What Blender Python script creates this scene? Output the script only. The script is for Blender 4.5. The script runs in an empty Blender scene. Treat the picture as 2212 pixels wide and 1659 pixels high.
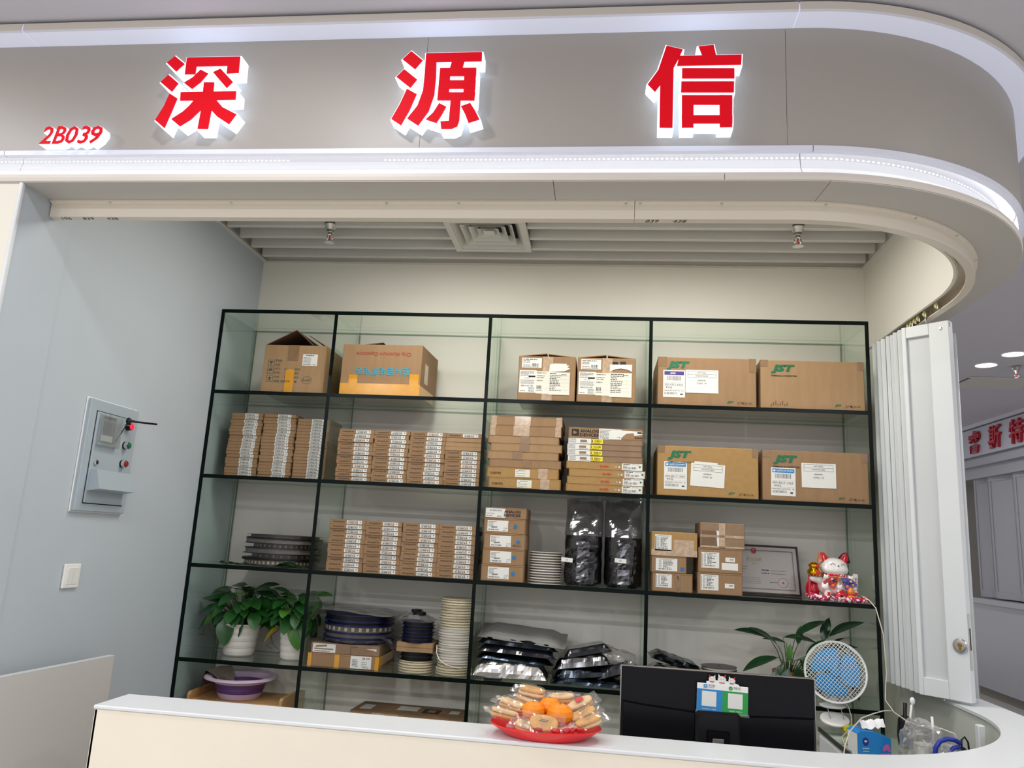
import bpy, bmesh, math, random
from mathutils import Vector, Matrix, noise

SC = bpy.context.scene
COL = SC.collection
PI = math.pi
V = Vector

# ------------------------------------------------------------------ camera, world, lights, exposure
def cam_axes(p, y, r):
    f = V((-math.sin(y) * math.cos(p), math.cos(y) * math.cos(p), math.sin(p)))
    x = V((math.cos(y), math.sin(y), 0))
    u = x.cross(f)
    return math.cos(r) * x + math.sin(r) * u, -math.sin(r) * x + math.cos(r) * u, f
cx_, cu_, cf_ = cam_axes(.2021, .1224, .0550)
cd = bpy.data.cameras.new('camera')
cam = bpy.data.objects.new('camera', cd)
COL.objects.link(cam)
cam.matrix_world = Matrix(((cx_.x, cu_.x, -cf_.x, 2.1633), (cx_.y, cu_.y, -cf_.y, -3.95), (cx_.z, cu_.z, -cf_.z, 1.5513), (0, 0, 0, 1)))
cd.sensor_fit = 'HORIZONTAL'
cd.sensor_width = 36
cd.lens = 1654.1157 / 2212 * 36
cd.clip_start = .05
SC.camera = cam

SC.view_settings.view_transform = 'Standard'
SC.view_settings.look = 'None'
SC.view_settings.gamma = 1
SC.view_settings.use_curve_mapping = False
SC.view_settings.exposure = 0.15
SC.cycles.transparent_max_bounces = 40
SC.cycles.max_bounces = 10
SC.cycles.diffuse_bounces = 4
SC.cycles.caustics_reflective = False
SC.cycles.caustics_refractive = False

w = bpy.data.worlds.new('World')
SC.world = w
w.use_nodes = True
w.node_tree.nodes['Background'].inputs[0].default_value = (.97, .96, .99, 1)
w.node_tree.nodes['Background'].inputs[1].default_value = .78

def area(name, loc, size, power, col, rot=(0, 0, 0), shape='DISK', sy=None, spread=None):
    l = bpy.data.lights.new(name, 'AREA')
    l.shape = shape
    l.size = size
    if sy: l.size_y = sy
    l.energy = power
    l.color = col
    if spread: l.spread = spread
    o = bpy.data.objects.new(name, l)
    o.location = loc
    o.rotation_euler = rot
    COL.objects.link(o)
    return o
COOL, WARM = (.97, .97, 1.0), (1.0, .97, .90)
for yy, pw in ((-2.38, 9), (-4.4, 30), (-6.4, 32)):         # rows of corridor downlights
    for xx in (-2.6, -.75, 1.1, 4.5):
        area('corridor_downlight', (xx, yy, 3.33), .16, pw, COOL)
for xx, yy in ((5.6, -.6), (5.6, 1.2), (5.59, 3.237), (5.62, 2.823), (5.6, 5.2)):
    area('corridor_downlight', (xx, yy, 3.31), .16, 11, COOL)
for xx in (1.25, 2.65):                                      # shop lamps set in the baffle ceiling behind the fascia
    area('shop_ceiling_lamp', (xx, -.6, 3.19), .55, 18, WARM, shape='SQUARE')

# ------------------------------------------------------------------ materials
def lin(c):
    return tuple(((v / 255) / 12.92 if v / 255 <= .04045 else ((v / 255 + .055) / 1.055) ** 2.4) for v in c)

def mat(name, rgb, rough=.5, metal=0, spec=.5, var=0, vscale=30, bump=0, bscale=200, emit=0, coat=0, ecol=None, stretch=None):
    m = bpy.data.materials.new(name)
    m.use_nodes = True
    nt = m.node_tree
    b = nt.nodes['Principled BSDF']
    c = lin(rgb)
    b.inputs['Base Color'].default_value = (*c, 1)
    b.inputs['Roughness'].default_value = rough
    b.inputs['Metallic'].default_value = metal
    b.inputs['Specular IOR Level'].default_value = spec
    b.inputs['Coat Weight'].default_value = coat
    if emit:
        b.inputs['Emission Color'].default_value = (*lin(ecol or rgb), 1)
        b.inputs['Emission Strength'].default_value = emit
    if var or bump:
        tc = nt.nodes.new('ShaderNodeTexCoord')
        mp = nt.nodes.new('ShaderNodeMapping')
        nt.links.new(tc.outputs['Object'], mp.inputs[0])
        if stretch: mp.inputs['Scale'].default_value = stretch
    if var:
        n = nt.nodes.new('ShaderNodeTexNoise')
        n.inputs['Scale'].default_value = vscale
        n.inputs['Detail'].default_value = 5
        nt.links.new(mp.outputs[0], n.inputs['Vector'])
        r = nt.nodes.new('ShaderNodeValToRGB')
        r.color_ramp.elements[0].position = .3
        r.color_ramp.elements[1].position = .7
        r.color_ramp.elements[0].color = (*[v * (1 - var) for v in c], 1)
        r.color_ramp.elements[1].color = (*[min(1, v * (1 + var)) for v in c], 1)
        nt.links.new(n.outputs['Fac'], r.inputs[0])
        nt.links.new(r.outputs[0], b.inputs['Base Color'])
    if bump:
        n2 = nt.nodes.new('ShaderNodeTexNoise')
        n2.inputs['Scale'].default_value = bscale
        nt.links.new(mp.outputs[0], n2.inputs['Vector'])
        bp = nt.nodes.new('ShaderNodeBump')
        bp.inputs['Strength'].default_value = bump
        bp.inputs['Distance'].default_value = .002
        nt.links.new(n2.outputs['Fac'], bp.inputs['Height'])
        nt.links.new(bp.outputs[0], b.inputs['Normal'])
    return m

def film(name, tint, gloss=(1, 1, 1), rough=.05, base=.06, ior=1.5, haze=0, hazecol=(1, 1, 1)):
    """A thin clear sheet: tinted see-through with Fresnel gloss, plus an optional share of haze."""
    m = bpy.data.materials.new(name)
    m.use_nodes = True
    nt = m.node_tree
    nt.nodes.remove(nt.nodes['Principled BSDF'])
    out = nt.nodes['Material Output']
    t = nt.nodes.new('ShaderNodeBsdfTransparent')
    t.inputs[0].default_value = (*tint, 1)
    g = nt.nodes.new('ShaderNodeBsdfGlossy')
    g.inputs[0].default_value = (*gloss, 1)
    g.inputs['Roughness'].default_value = rough
    fr = nt.nodes.new('ShaderNodeFresnel')
    ge = nt.nodes.new('ShaderNodeNewGeometry')                # a thin sheet reflects alike from both of its sides
    mi = nt.nodes.new('ShaderNodeMapRange')
    mi.inputs[3].default_value = ior
    mi.inputs[4].default_value = 1 / ior
    nt.links.new(ge.outputs['Backfacing'], mi.inputs[0])
    nt.links.new(mi.outputs[0], fr.inputs[0])
    ad = nt.nodes.new('ShaderNodeMath')
    ad.operation = 'ADD'
    ad.use_clamp = True
    nt.links.new(fr.outputs[0], ad.inputs[0])
    ad.inputs[1].default_value = base
    mx = nt.nodes.new('ShaderNodeMixShader')
    nt.links.new(ad.outputs[0], mx.inputs[0])
    last = t
    if haze:
        d = nt.nodes.new('ShaderNodeBsdfDiffuse')
        d.inputs[0].default_value = (*hazecol, 1)
        m2 = nt.nodes.new('ShaderNodeMixShader')
        m2.inputs[0].default_value = haze
        nt.links.new(t.outputs[0], m2.inputs[1])
        nt.links.new(d.outputs[0], m2.inputs[2])
        last = m2
    nt.links.new(last.outputs[0], mx.inputs[1])
    nt.links.new(g.outputs[0], mx.inputs[2])
    nt.links.new(mx.outputs[0], out.inputs[0])
    return m

M = dict(
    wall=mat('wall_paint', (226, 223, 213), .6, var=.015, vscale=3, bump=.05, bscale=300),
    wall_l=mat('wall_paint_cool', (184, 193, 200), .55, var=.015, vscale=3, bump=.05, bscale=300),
    pilaster=mat('cream_board', (226, 220, 205), .5),
    fascia=mat('grey_satin_panel', (166, 160, 153), .42, metal=.0, spec=.5),
    soffit=mat('soffit_grey', (190, 187, 181), .5),
    ledge=mat('ledge_white_glow', (226, 228, 236), .45, emit=.26, ecol=(214, 222, 255)),  # glow added for the brightness of the underside
    cove=mat('cove_white', (236, 234, 230), .5),
    lip=mat('cove_lip', (224, 226, 238), .4),
    band=mat('band_beige', (218, 211, 200), .45),
    track=mat('track_beige', (224, 215, 200), .4),
    led=mat('led_dots', (255, 255, 255), emit=1.3, ecol=(225, 236, 255)),
    tape_led=mat('led_strip', (255, 255, 255), emit=3.6, ecol=(226, 234, 255)),
    ceil=mat('corridor_ceiling', (206, 205, 214), .6),
    slab=mat('dark_slab', (120, 116, 110), .8),
    slat=mat('baffle_white', (214, 212, 206), .45),
    dark=mat('dark_gap', (22, 22, 22), .8),
    floor=mat('floor_tile', (196, 192, 184), .3, var=.06, vscale=2),
    counter_top=mat('counter_white', (216, 219, 220), .35, var=.012, vscale=60),
    counter=mat('counter_cream', (230, 221, 203), .5, var=.02, vscale=4),
    counter_in=mat('counter_inside', (196, 198, 190), .5),
    gate=mat('gate_grey', (196, 194, 190), .45),
    white=mat('white_plastic', (232, 232, 228), .35),
    door=mat('door_white', (214, 218, 219), .38),
    door_in=mat('door_panel', (198, 201, 202), .45),
    steel=mat('steel', (190, 188, 182), .3, metal=1),
    chrome=mat('chrome', (220, 220, 220), .12, metal=1),
    brass=mat('brass', (170, 130, 60), .3, metal=1),
    red=mat('sign_red', (180, 2, 20), .6, spec=.2, emit=.42, ecol=(228, 0, 26)),
    glow=mat('sign_glow', (240, 246, 255), .4, emit=1.15, ecol=(214, 232, 255)),
    glass_edge=mat('glass_edge_dark', (4, 14, 12), .25, spec=.12),
    glass_back=mat('glass_edge_back', (96, 122, 106), .2),
    kraft=mat('kraft', (146, 115, 82), .75, var=.06, vscale=40, bump=.15, bscale=260, stretch=(1, 1, .15)),
    kraft2=mat('kraft_light', (157, 126, 90), .75, var=.06, vscale=40, bump=.15, bscale=260, stretch=(1, 1, .15)),
    kraft3=mat('kraft_golden', (162, 127, 76), .75, var=.06, vscale=35, bump=.15, bscale=260),
    kraft4=mat('kraft_grey', (138, 113, 88), .8, var=.1, vscale=25, bump=.25, bscale=160),
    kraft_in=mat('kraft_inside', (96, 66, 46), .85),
    seam=mat('kraft_seam', (86, 58, 38), .85),
    ptape=mat('packing_tape', (132, 101, 68), .18, var=.1, vscale=30, coat=.6),
    ctape=mat('clear_tape', (178, 152, 124), .12, var=.2, vscale=50, coat=.8),
    ytape=mat('yellow_tape', (206, 144, 14), .2, var=.08, vscale=20, coat=.5),
    paper=mat('label_paper', (220, 220, 214), .55),
    paper2=mat('label_cream', (218, 217, 204), .55),
    ink=mat('ink_black', (30, 28, 28), .6),
    ink2=mat('ink_grey', (110, 108, 106), .6),
    inkbrown=mat('ink_brown', (66, 44, 32), .6),
    inkteal=mat('ink_teal', (66, 84, 88), .6),
    inkred=mat('ink_red', (196, 34, 30), .55),
    inkrust=mat('ink_rust', (168, 58, 44), .55),
    cyan=mat('ink_cyan', (58, 152, 176), .55),
    jst=mat('ink_green', (12, 104, 68), .5),
    purple=mat('ink_purple', (70, 52, 128), .5),
    blue=mat('ink_blue', (30, 128, 190), .5),
    green=mat('ink_leaf_green', (30, 150, 64), .5),
    yellow=mat('label_yellow', (240, 222, 36), .5),
    dotblue=mat('dot_blue', (36, 108, 158), .5),
    dotpale=mat('dot_pale', (150, 176, 206), .5),
    black=mat('black_plastic', (16, 16, 20), .4, spec=.3),
    blackgloss=mat('black_gloss', (8, 8, 14), .3, spec=.22),
    reel_black=mat('reel_black', (36, 34, 36), .35),
    reel_tape=mat('carrier_tape', (96, 90, 84), .25, var=.25, vscale=120),
    reel_blue=mat('reel_blue', (14, 22, 76), .3),
    reel_cream=mat('reel_cream', (222, 212, 182), .4),
    reel_white=mat('reel_white', (218, 212, 200), .4),
    reel_tapew=mat('cover_tape', (180, 166, 140), .3, var=.3, vscale=90),
    foil=mat('foil', (205, 203, 200), .2, metal=1),
    foildark=mat('foil_dark', (58, 64, 74), .2, metal=1),
    foilmid=mat('foil_mid', (104, 104, 108), .2, metal=1),
    bagdark=mat('bag_dark', (26, 28, 36), .16, spec=.8, coat=.5),
    bagmatte=mat('bag_matte_grey', (132, 130, 126), .5),
    foilblue=mat('foil_blue', (92, 108, 126), .18, metal=1),
    leaf=mat('leaf_green', (36, 84, 34), .32, var=.22, vscale=14, spec=.5),
    leafl=mat('leaf_light', (70, 122, 44), .35, var=.15, vscale=14),
    leafy=mat('leaf_yellow', (190, 160, 40), .4, var=.2, vscale=14),
    leafd=mat('leaf_dark', (26, 60, 32), .25, var=.2, vscale=10),
    stem=mat('stem_green', (66, 92, 44), .5),
    root=mat('dry_stem', (70, 54, 38), .7),
    soil=mat('soil', (40, 30, 24), .9),
    pot=mat('pot_white', (226, 222, 212), .3),
    terra=mat('terracotta', (188, 92, 48), .55),
    basin=mat('basin_pink', (206, 182, 204), .4),
    basin2=mat('basin_purple', (96, 56, 118), .45),
    cloth=mat('cloth_grey', (138, 126, 112), .9, var=.1, vscale=60),
    bamboo=mat('bamboo', (196, 150, 98), .45, var=.1, vscale=12, stretch=(1, 8, 8)),
    porcelain=mat('porcelain', (240, 236, 230), .12, coat=.6),
    crimson=mat('crimson_glaze', (190, 12, 40), .18, coat=.5),
    cushion=mat('cushion_print', (176, 20, 66), .3, coat=.3),
    gold=mat('gold_glaze', (226, 160, 30), .14, metal=.9),
    orange_gl=mat('orange_glaze', (226, 130, 40), .25),
    violet=mat('violet_glaze', (92, 60, 150), .3),
    pinkp=mat('pink_print', (236, 196, 206), .4),
    mahog=mat('frame_maroon', (60, 18, 34), .3),
    cert=mat('certificate_paper', (226, 218, 212), .5),
    certb=mat('certificate_border', (148, 146, 142), .6),
    goldink=mat('gold_ink', (206, 176, 110), .5),
    fanblue=mat('fan_blue', (4, 138, 206), .4),
    plate=mat('plate_red', (238, 34, 38), .3),
    orange=mat('orange_peel', (240, 138, 12), .4, var=.05, vscale=20, bump=.5, bscale=160),
    biscuit=mat('biscuit', (218, 166, 92), .8, var=.12, vscale=60, bump=.4, bscale=120),
    biscuit2=mat('biscuit_pale', (232, 198, 148), .8, var=.1, vscale=60, bump=.4, bscale=120),
    candy=mat('candy_red', (182, 14, 28), .2, coat=.6),
    tissue_b=mat('tissue_blue', (34, 132, 206), .35),
    tissue_d=mat('tissue_navy', (34, 50, 140), .35),
    tissue_p=mat('tissue_pink', (214, 110, 186), .35),
    tissue=mat('tissue_white', (240, 240, 240), .8),
    handle_blue=mat('handle_blue', (26, 50, 158), .35),
    cable=mat('cable_cream', (214, 206, 190), .5),
    roller=mat('roller_cream', (226, 214, 150), .5),
    lampred=mat('lamp_red', (240, 30, 50), .3, emit=1.6, ecol=(255, 20, 50)),
    btn_green=mat('button_green', (20, 96, 66), .3),
    btn_red=mat('button_red', (140, 24, 36), .3),
    meter_grey=mat('meter_grey', (166, 178, 186), .35),
    lcd=mat('meter_face', (120, 122, 122), .4),
    farred=mat('far_sign_red', (176, 24, 44), .35),
    farwhite=mat('far_board', (190, 193, 204), .18),
    fardoor=mat('far_door', (160, 161, 167), .3),
    fargrey=mat('far_wall', (160, 161, 168), .5),
    bulb=mat('downlight_diffuser', (255, 255, 255), emit=9, ecol=(255, 250, 240)),
    sponge=mat('sponge_yellow', (200, 186, 40), .9),
)
def printed(m, base, spots, scale):
    nt = m.node_tree; b = nt.nodes['Principled BSDF']
    tc = nt.nodes.new('ShaderNodeTexCoord'); vo = nt.nodes.new('ShaderNodeTexVoronoi'); vo.inputs['Scale'].default_value = scale
    nt.links.new(tc.outputs['Object'], vo.inputs['Vector'])
    rp = nt.nodes.new('ShaderNodeValToRGB'); rp.color_ramp.interpolation = 'CONSTANT'
    e = rp.color_ramp.elements
    e[0].position = 0; e[0].color = (*lin((250, 214, 60)), 1); e[1].position = .16; e[1].color = (*lin(spots), 1)
    k = e.new(.42); k.color = (*lin(base), 1)
    nt.links.new(vo.outputs['Distance'], rp.inputs[0]); nt.links.new(rp.outputs[0], b.inputs['Base Color'])
printed(M['cushion'], (176, 20, 66), (246, 226, 232), 62)
M['collarp'] = mat('collar_print', (186, 12, 44), .2, coat=.4); printed(M['collarp'], (186, 12, 44), (246, 226, 232), 90)
M['glass'] = film('glass_pane', (.955, .985, .965), (.92, 1, .95), .0, .0, 1.45)
M['clear'] = film('clear_film', (.96, .96, .96), (1, 1, 1), .08, .02, 1.4, .02, (.9, .9, .9))
M['acrylic'] = film('acrylic', (.9, .92, .92), (1, 1, 1), .05, .05, 1.45, .12, (.8, .85, .85))
M['wrap'] = film('candy_wrap', (.97, .96, .95), (1, 1, 1), .10, .03, 1.4, .05, (1, .97, .94))
M['antistatic'] = film('antistatic_film', (.62, .63, .65), (.85, .85, .9), .10, .10, 1.5, .12, (.20, .20, .22))
M['bagblack'] = film('antistatic_dark', (.14, .14, .17), (.80, .78, .76), .09, .03, 1.5, .10, (.03, .03, .04))
M['zipfilm'] = film('zip_film', (.92, .92, .92), (1, 1, 1), .1, .10, 1.45, .22, (.75, .73, .72))
M['greyfilm'] = film('grey_film', (.6, .6, .62), (.9, .9, .9), .18, .08, 1.45, .4, (.40, .39, .39))

# ------------------------------------------------------------------ mesh builder
class MB:
    def __init__(s):
        s.v, s.f, s.m, s.mats, s.sm = [], [], [], [], []
        s.x = Matrix.Identity(4)
        s.smooth = False
    def mi(s, m):
        m = M[m] if isinstance(m, str) else m
        if m not in s.mats: s.mats.append(m)
        return s.mats.index(m)
    def add(s, vs, fs, m, smooth=None):
        k, n = s.mi(m), len(s.v)
        s.v += [tuple(s.x @ V(p)) for p in vs]
        for f in fs:
            s.f.append([n + i for i in f]); s.m.append(k); s.sm.append(s.smooth if smooth is None else smooth)
    def poly(s, pts, m): s.add(pts, [list(range(len(pts)))], m)
    def box(s, x0, x1, y0, y1, z0, z1, m, b=0):
        if b <= 0:
            vs = [(x, y, z) for z in (z0, z1) for y in (y0, y1) for x in (x0, x1)]
            s.add(vs, [(0, 2, 3, 1), (4, 5, 7, 6), (0, 1, 5, 4), (2, 6, 7, 3), (0, 4, 6, 2), (1, 3, 7, 5)], m, False)
            return
        c = [(x0, x1), (y0, y1), (z0, z1)]
        vs, idx = [], {}
        for i in (0, 1):
            for j in (0, 1):
                for k in (0, 1):
                    e = (i, j, k)
                    for a in range(3):
                        p = [c[q][e[q]] + (0 if q == a else (b if e[q] == 0 else -b)) for q in range(3)]
                        idx[e, a] = len(vs); vs.append(p)
        fs = []
        for a in range(3):
            o = [q for q in range(3) if q != a]
            for side in (0, 1):
                def E(p, q):
                    e = [0, 0, 0]; e[a] = side; e[o[0]] = p; e[o[1]] = q
                    return idx[tuple(e), a]
                fs.append((E(0, 0), E(1, 0), E(1, 1), E(0, 1)))
            for p in (0, 1):
                for q in (0, 1):
                    e0 = [0, 0, 0]; e0[o[0]] = p; e0[o[1]] = q; e1 = list(e0); e1[a] = 1
                    e0, e1 = tuple(e0), tuple(e1)
                    fs.append((idx[e0, o[0]], idx[e1, o[0]], idx[e1, o[1]], idx[e0, o[1]]))
        for i in (0, 1):
            for j in (0, 1):
                for k in (0, 1):
                    fs.append(tuple(idx[(i, j, k), a] for a in range(3)))
        ce = V([(q[0] + q[1]) / 2 for q in c])
        out = []
        for f in fs:
            p = [V(vs[i]) for i in f]
            nn = (p[1] - p[0]).cross(p[2] - p[0])
            out.append(f if nn.dot(sum(p, V()) / len(p) - ce) > 0 else tuple(reversed(f)))
        s.add(vs, out, m, False)
    def tube(s, pts, r, m, n=8, cap=True, closed=False):
        pts = [V(p) for p in pts]
        N = len(pts)
        vs, fs = [], []
        ref = None
        for i, p in enumerate(pts):
            if closed: d = pts[(i + 1) % N] - pts[i - 1]
            else: d = pts[min(i + 1, N - 1)] - pts[max(i - 1, 0)]
            d.normalize()
            if ref is None:
                ref = V((0, 0, 1)) if abs(d.z) < .9 else V((1, 0, 0))
            a = (ref - d * ref.dot(d)).normalized(); ref = a
            bb = d.cross(a)
            rr = r[i] if isinstance(r, (list, tuple)) else r
            for k in range(n):
                t = 2 * PI * k / n
                vs.append(p + (a * math.cos(t) + bb * math.sin(t)) * rr)
        for i in range(N if closed else N - 1):
            for k in range(n):
                j = (i + 1) % N
                fs.append((i * n + k, i * n + (k + 1) % n, j * n + (k + 1) % n, j * n + k))
        if cap and not closed:
            fs.append(tuple(reversed(range(n)))); fs.append(tuple((N - 1) * n + k for k in range(n)))
        s.add(vs, fs, m, True)
    def lathe(s, prof, m, n=32, sx=1, sy=1, cap=False, smooth=True):
        vs, fs = [], []
        for (r, z) in prof:
            for k in range(n):
                t = 2 * PI * k / n
                vs.append((r * sx * math.cos(t), r * sy * math.sin(t), z))
        mm = m if isinstance(m, list) else [m] * (len(prof) - 1)
        for i in range(len(prof) - 1):
            s_f = [(i * n + k, i * n + (k + 1) % n, (i + 1) * n + (k + 1) % n, (i + 1) * n + k) for k in range(n)]
            a = vs[i * n:(i + 2) * n]
            s.add(a, [tuple(q - i * n for q in f) for f in s_f], mm[i], smooth)
        if cap:
            s.add(vs[:n], [tuple(reversed(range(n)))], mm[0], False)
            s.add(vs[-n:], [tuple(range(n))], mm[-1], False)
    def ball(s, c, r, m, n=16, k=10):
        r = r if isinstance(r, (tuple, list)) else (r, r, r)
        vs, fs = [], []
        for i in range(k + 1):
            t = PI * i / k
            for j in range(n):
                q = 2 * PI * j / n
                vs.append((c[0] + r[0] * math.sin(t) * math.cos(q), c[1] + r[1] * math.sin(t) * math.sin(q), c[2] - r[2] * math.cos(t)))
        for i in range(k):
            for j in range(n):
                fs.append((i * n + j, i * n + (j + 1) % n, (i + 1) * n + (j + 1) % n, (i + 1) * n + j))
        s.add(vs, fs, m, True)
    # flat print facing -Y: x to the right, z up, layer = how many sheets proud
    def rect(s, x, z, w, h, m, ly=1, rot=0):
        y = -.0005 * ly
        if rot:
            c, q = math.cos(rot), math.sin(rot)
            P = [(x + a * c - b * q, y, z + a * q + b * c) for a, b in ((0, 0), (w, 0), (w, h), (0, h))]
        else:
            P = [(x, y, z), (x + w, y, z), (x + w, y, z + h), (x, y, z + h)]
        s.poly(P, m)
    def shape(s, pts, m, ly=1): s.poly([(a, -.0005 * ly, b) for a, b in pts], m)
    def disc(s, x, z, r, m, ly=1, n=20, rz=None, ring=None):
        rz = rz or r
        if ring:
            vs, fs = [], []
            for k in range(n):
                t = 2 * PI * k / n
                for q in (1, 1 - ring): vs.append((x + r * q * math.cos(t), -.0005 * ly, z + rz * q * math.sin(t)))
            for k in range(n):
                j = (k + 1) % n
                fs.append((2 * k, 2 * j, 2 * j + 1, 2 * k + 1))
            s.add(vs, fs, m)
        else:
            s.shape([(x + r * math.cos(2 * PI * k / n), z + rz * math.sin(2 * PI * k / n)) for k in range(n)], m, ly)
    def bars(s, x, z, w, h, m='ink', ly=2, seed=0, unit=None):
        rr = random.Random(seed)
        u = unit or w / 40
        p = 0
        while p < w - u:
            b = u * rr.choice((1, 1, 2))
            s.rect(x + p, z, min(b, w - p), h, m, ly)
            p += b + u * rr.choice((1, 1, 2))
    def words(s, x, z, w, h, m='ink2', ly=2, seed=0):
        rr = random.Random(seed)
        p = 0
        while p < w:
            b = h * rr.uniform(1.2, 4)
            b = min(b, w - p)
            s.rect(x + p, z, b, h, m, ly)
            p += b + h * .6
    def text(s, t, x, z, m, w=None, h=None, ly=2, bold=0, it=0, rot=0, anchor='l'):
        vs, fs, (x0, x1, z0, z1) = text_geo(t, bold, it)
        kz = h / (z1 - z0) if h else None
        kx = w / (x1 - x0) if w else kz
        kz = kz or kx
        W, H = (x1 - x0) * kx, (z1 - z0) * kz
        ox = -W / 2 if anchor == 'c' else 0
        oz = -H / 2 if anchor == 'c' else 0
        c, q = math.cos(rot), math.sin(rot)
        P = []
        for a, b in vs:
            a = (a - x0) * kx + ox; b = (b - z0) * kz + oz
            P.append((x + a * c - b * q, -.0005 * ly, z + a * q + b * c))
        s.add(P, fs, m)
    def mesh(s, name):
        me = bpy.data.meshes.new(name)
        me.from_pydata(s.v, [], s.f)
        for m in s.mats: me.materials.append(m)
        me.polygons.foreach_set('material_index', s.m)
        me.polygons.foreach_set('use_smooth', s.sm)
        me.update()
        return me
    def build(s, name, parent=None, loc=None, rz=0, fixn=False):
        me = s.mesh(name)
        if fixn:
            bm = bmesh.new(); bm.from_mesh(me)
            bmesh.ops.recalc_face_normals(bm, faces=bm.faces)
            bm.to_mesh(me); bm.free()
        return link(name, me, parent, loc, rz)

def link(name, me, parent=None, loc=None, rz=0, rot=None):
    o = bpy.data.objects.new(name, me)
    COL.objects.link(o)
    if parent: o.parent = parent
    if loc is not None: o.location = loc
    if rz: o.rotation_euler = (0, 0, rz)
    if rot: o.rotation_euler = rot
    return o

_tg = {}
def text_geo(t, bold=0, it=0):
    k = (t, bold, it)
    if k not in _tg:
        cu = bpy.data.curves.new('t', 'FONT')
        cu.body = t; cu.size = 1; cu.offset = bold; cu.shear = it
        cu.resolution_u = 2
        cu.dimensions = '2D'; cu.fill_mode = 'FRONT'
        o = bpy.data.objects.new('t', cu)
        COL.objects.link(o)
        dg = bpy.context.evaluated_depsgraph_get()
        e = o.evaluated_get(dg)
        me = e.to_mesh()
        vs = [(p.co.x, p.co.y) for p in me.vertices]
        fs = [tuple(p.vertices) for p in me.polygons]
        e.to_mesh_clear()
        bpy.data.objects.remove(o); bpy.data.curves.remove(cu)
        xs = [p[0] for p in vs]; ys = [p[1] for p in vs]
        _tg[k] = (vs, fs, (min(xs), max(xs), min(ys), max(ys)))
    return _tg[k]

def tag(o, label=None, cat=None, group=None, kind=None):
    if label: o['label'] = label
    if cat: o['category'] = cat
    if group: o['group'] = group
    if kind: o['kind'] = kind
    return o

def empty(name, loc=(0, 0, 0), rz=0):
    o = bpy.data.objects.new(name, None)
    o.empty_display_size = .05
    COL.objects.link(o)
    o.location = loc
    if rz: o.rotation_euler = (0, 0, rz)
    return o

def struct(name, mb, label, cat, parent=None):
    o = mb.build(name, parent)
    if not parent: tag(o, label, cat, None, 'structure')
    return o

def copy_tree(o, parent=None):
    c = o.copy()
    COL.objects.link(c)
    if parent: c.parent = parent
    for ch in o.children: copy_tree(ch, c)
    return c

ORD = 'top second third fourth fifth sixth seventh eighth ninth tenth eleventh twelfth thirteenth fourteenth fifteenth sixteenth seventeenth eighteenth nineteenth twentieth twenty-first twenty-second twenty-third twenty-fourth twenty-fifth twenty-sixth twenty-seventh twenty-eighth twenty-ninth thirtieth'.split()

# ------------------------------------------------------------------ the setting
WZ = 3.345          # corridor ceiling
CX, CY, R0 = 2.79, -.49, .91     # the corner bend that fascia, track and counter share
def path(s, o):
    """s runs along the shop front from x=-3, round the bend, then back along the side; o is the offset outwards."""
    L1, L2 = CX + 3, R0 * PI / 2
    if s <= L1: return (-3 + s, CY - R0 - o)
    if s <= L1 + L2:
        t = (s - L1) / R0
        return (CX + (R0 + o) * math.sin(t), CY - (R0 + o) * math.cos(t))
    return (CX + R0 + o, CY + s - L1 - L2)
S1, S2 = CX + 3, CX + 3 + R0 * PI / 2
def stations(a, b):
    q = [a] + [S1 + (S2 - S1) * k / 28 for k in range(29)] + [b]
    return sorted({round(x, 4) for x in q if a <= x <= b})
def sweep(mb, prof, a, b, m, closed=True, smooth=True):
    """prof: (o, z) points; m one material or one per side."""
    st = stations(a, b)
    n = len(prof)
    vs = [(*path(s, o), z) for s in st for o, z in prof]
    E_ = n if closed else n - 1
    for k in range(E_):
        mm = m[k] if isinstance(m, list) else m
        sub, fs = [], []
        for i in range(len(st)):
            sub += [vs[i * n + k], vs[i * n + (k + 1) % n]]
        fs = [(2 * i, 2 * i + 1, 2 * i + 3, 2 * i + 2) for i in range(len(st) - 1)]
        mb.add(sub, fs, mm, smooth)
    if closed:
        mb.add(vs[:n], [tuple(range(n))], m[0] if isinstance(m, list) else m, False)
        mb.add(vs[-n:], [tuple(reversed(range(n)))], m[0] if isinstance(m, list) else m, False)
END = S2 + 1.05

mb = MB(); mb.box(-6, 12, -9, 11, -.1, 0, 'floor'); struct('floor', mb, 'pale grey floor of the shop and the corridor', 'floor')
mb = MB(); mb.box(-6, 12, -9, 11, WZ, WZ + .1, 'ceil'); ceil_c = struct('ceiling_corridor', mb, 'pale lavender grey ceiling of the corridor outside the shop', 'ceiling')
mb = MB(); mb.box(-.12, 3.72, .432, .53, 0, WZ, 'wall'); struct('wall_back', mb, 'white rear wall of the shop behind the glass shelves', 'wall')
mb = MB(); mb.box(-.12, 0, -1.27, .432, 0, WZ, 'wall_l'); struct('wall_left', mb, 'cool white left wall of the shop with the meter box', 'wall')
mb = MB(); mb.box(3.636, 3.72, .16, .432, 0, WZ, 'wall'); struct('wall_right', mb, 'narrow white wall return at the right end of the shelves', 'wall')
mb = MB()
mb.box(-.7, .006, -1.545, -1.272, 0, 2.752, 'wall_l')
mb.box(-.7, .0, -1.551, -1.545, 0, 2.752, 'pilaster')
pil = struct('wall_front_left', mb, 'cream faced pilaster at the left end of the shop front', 'wall')
mb = MB(); mb.box(-.004, .012, -1.556, -1.54, 0, 2.752, 'counter_top', .003); mb.build('corner_trim', pil)

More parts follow.
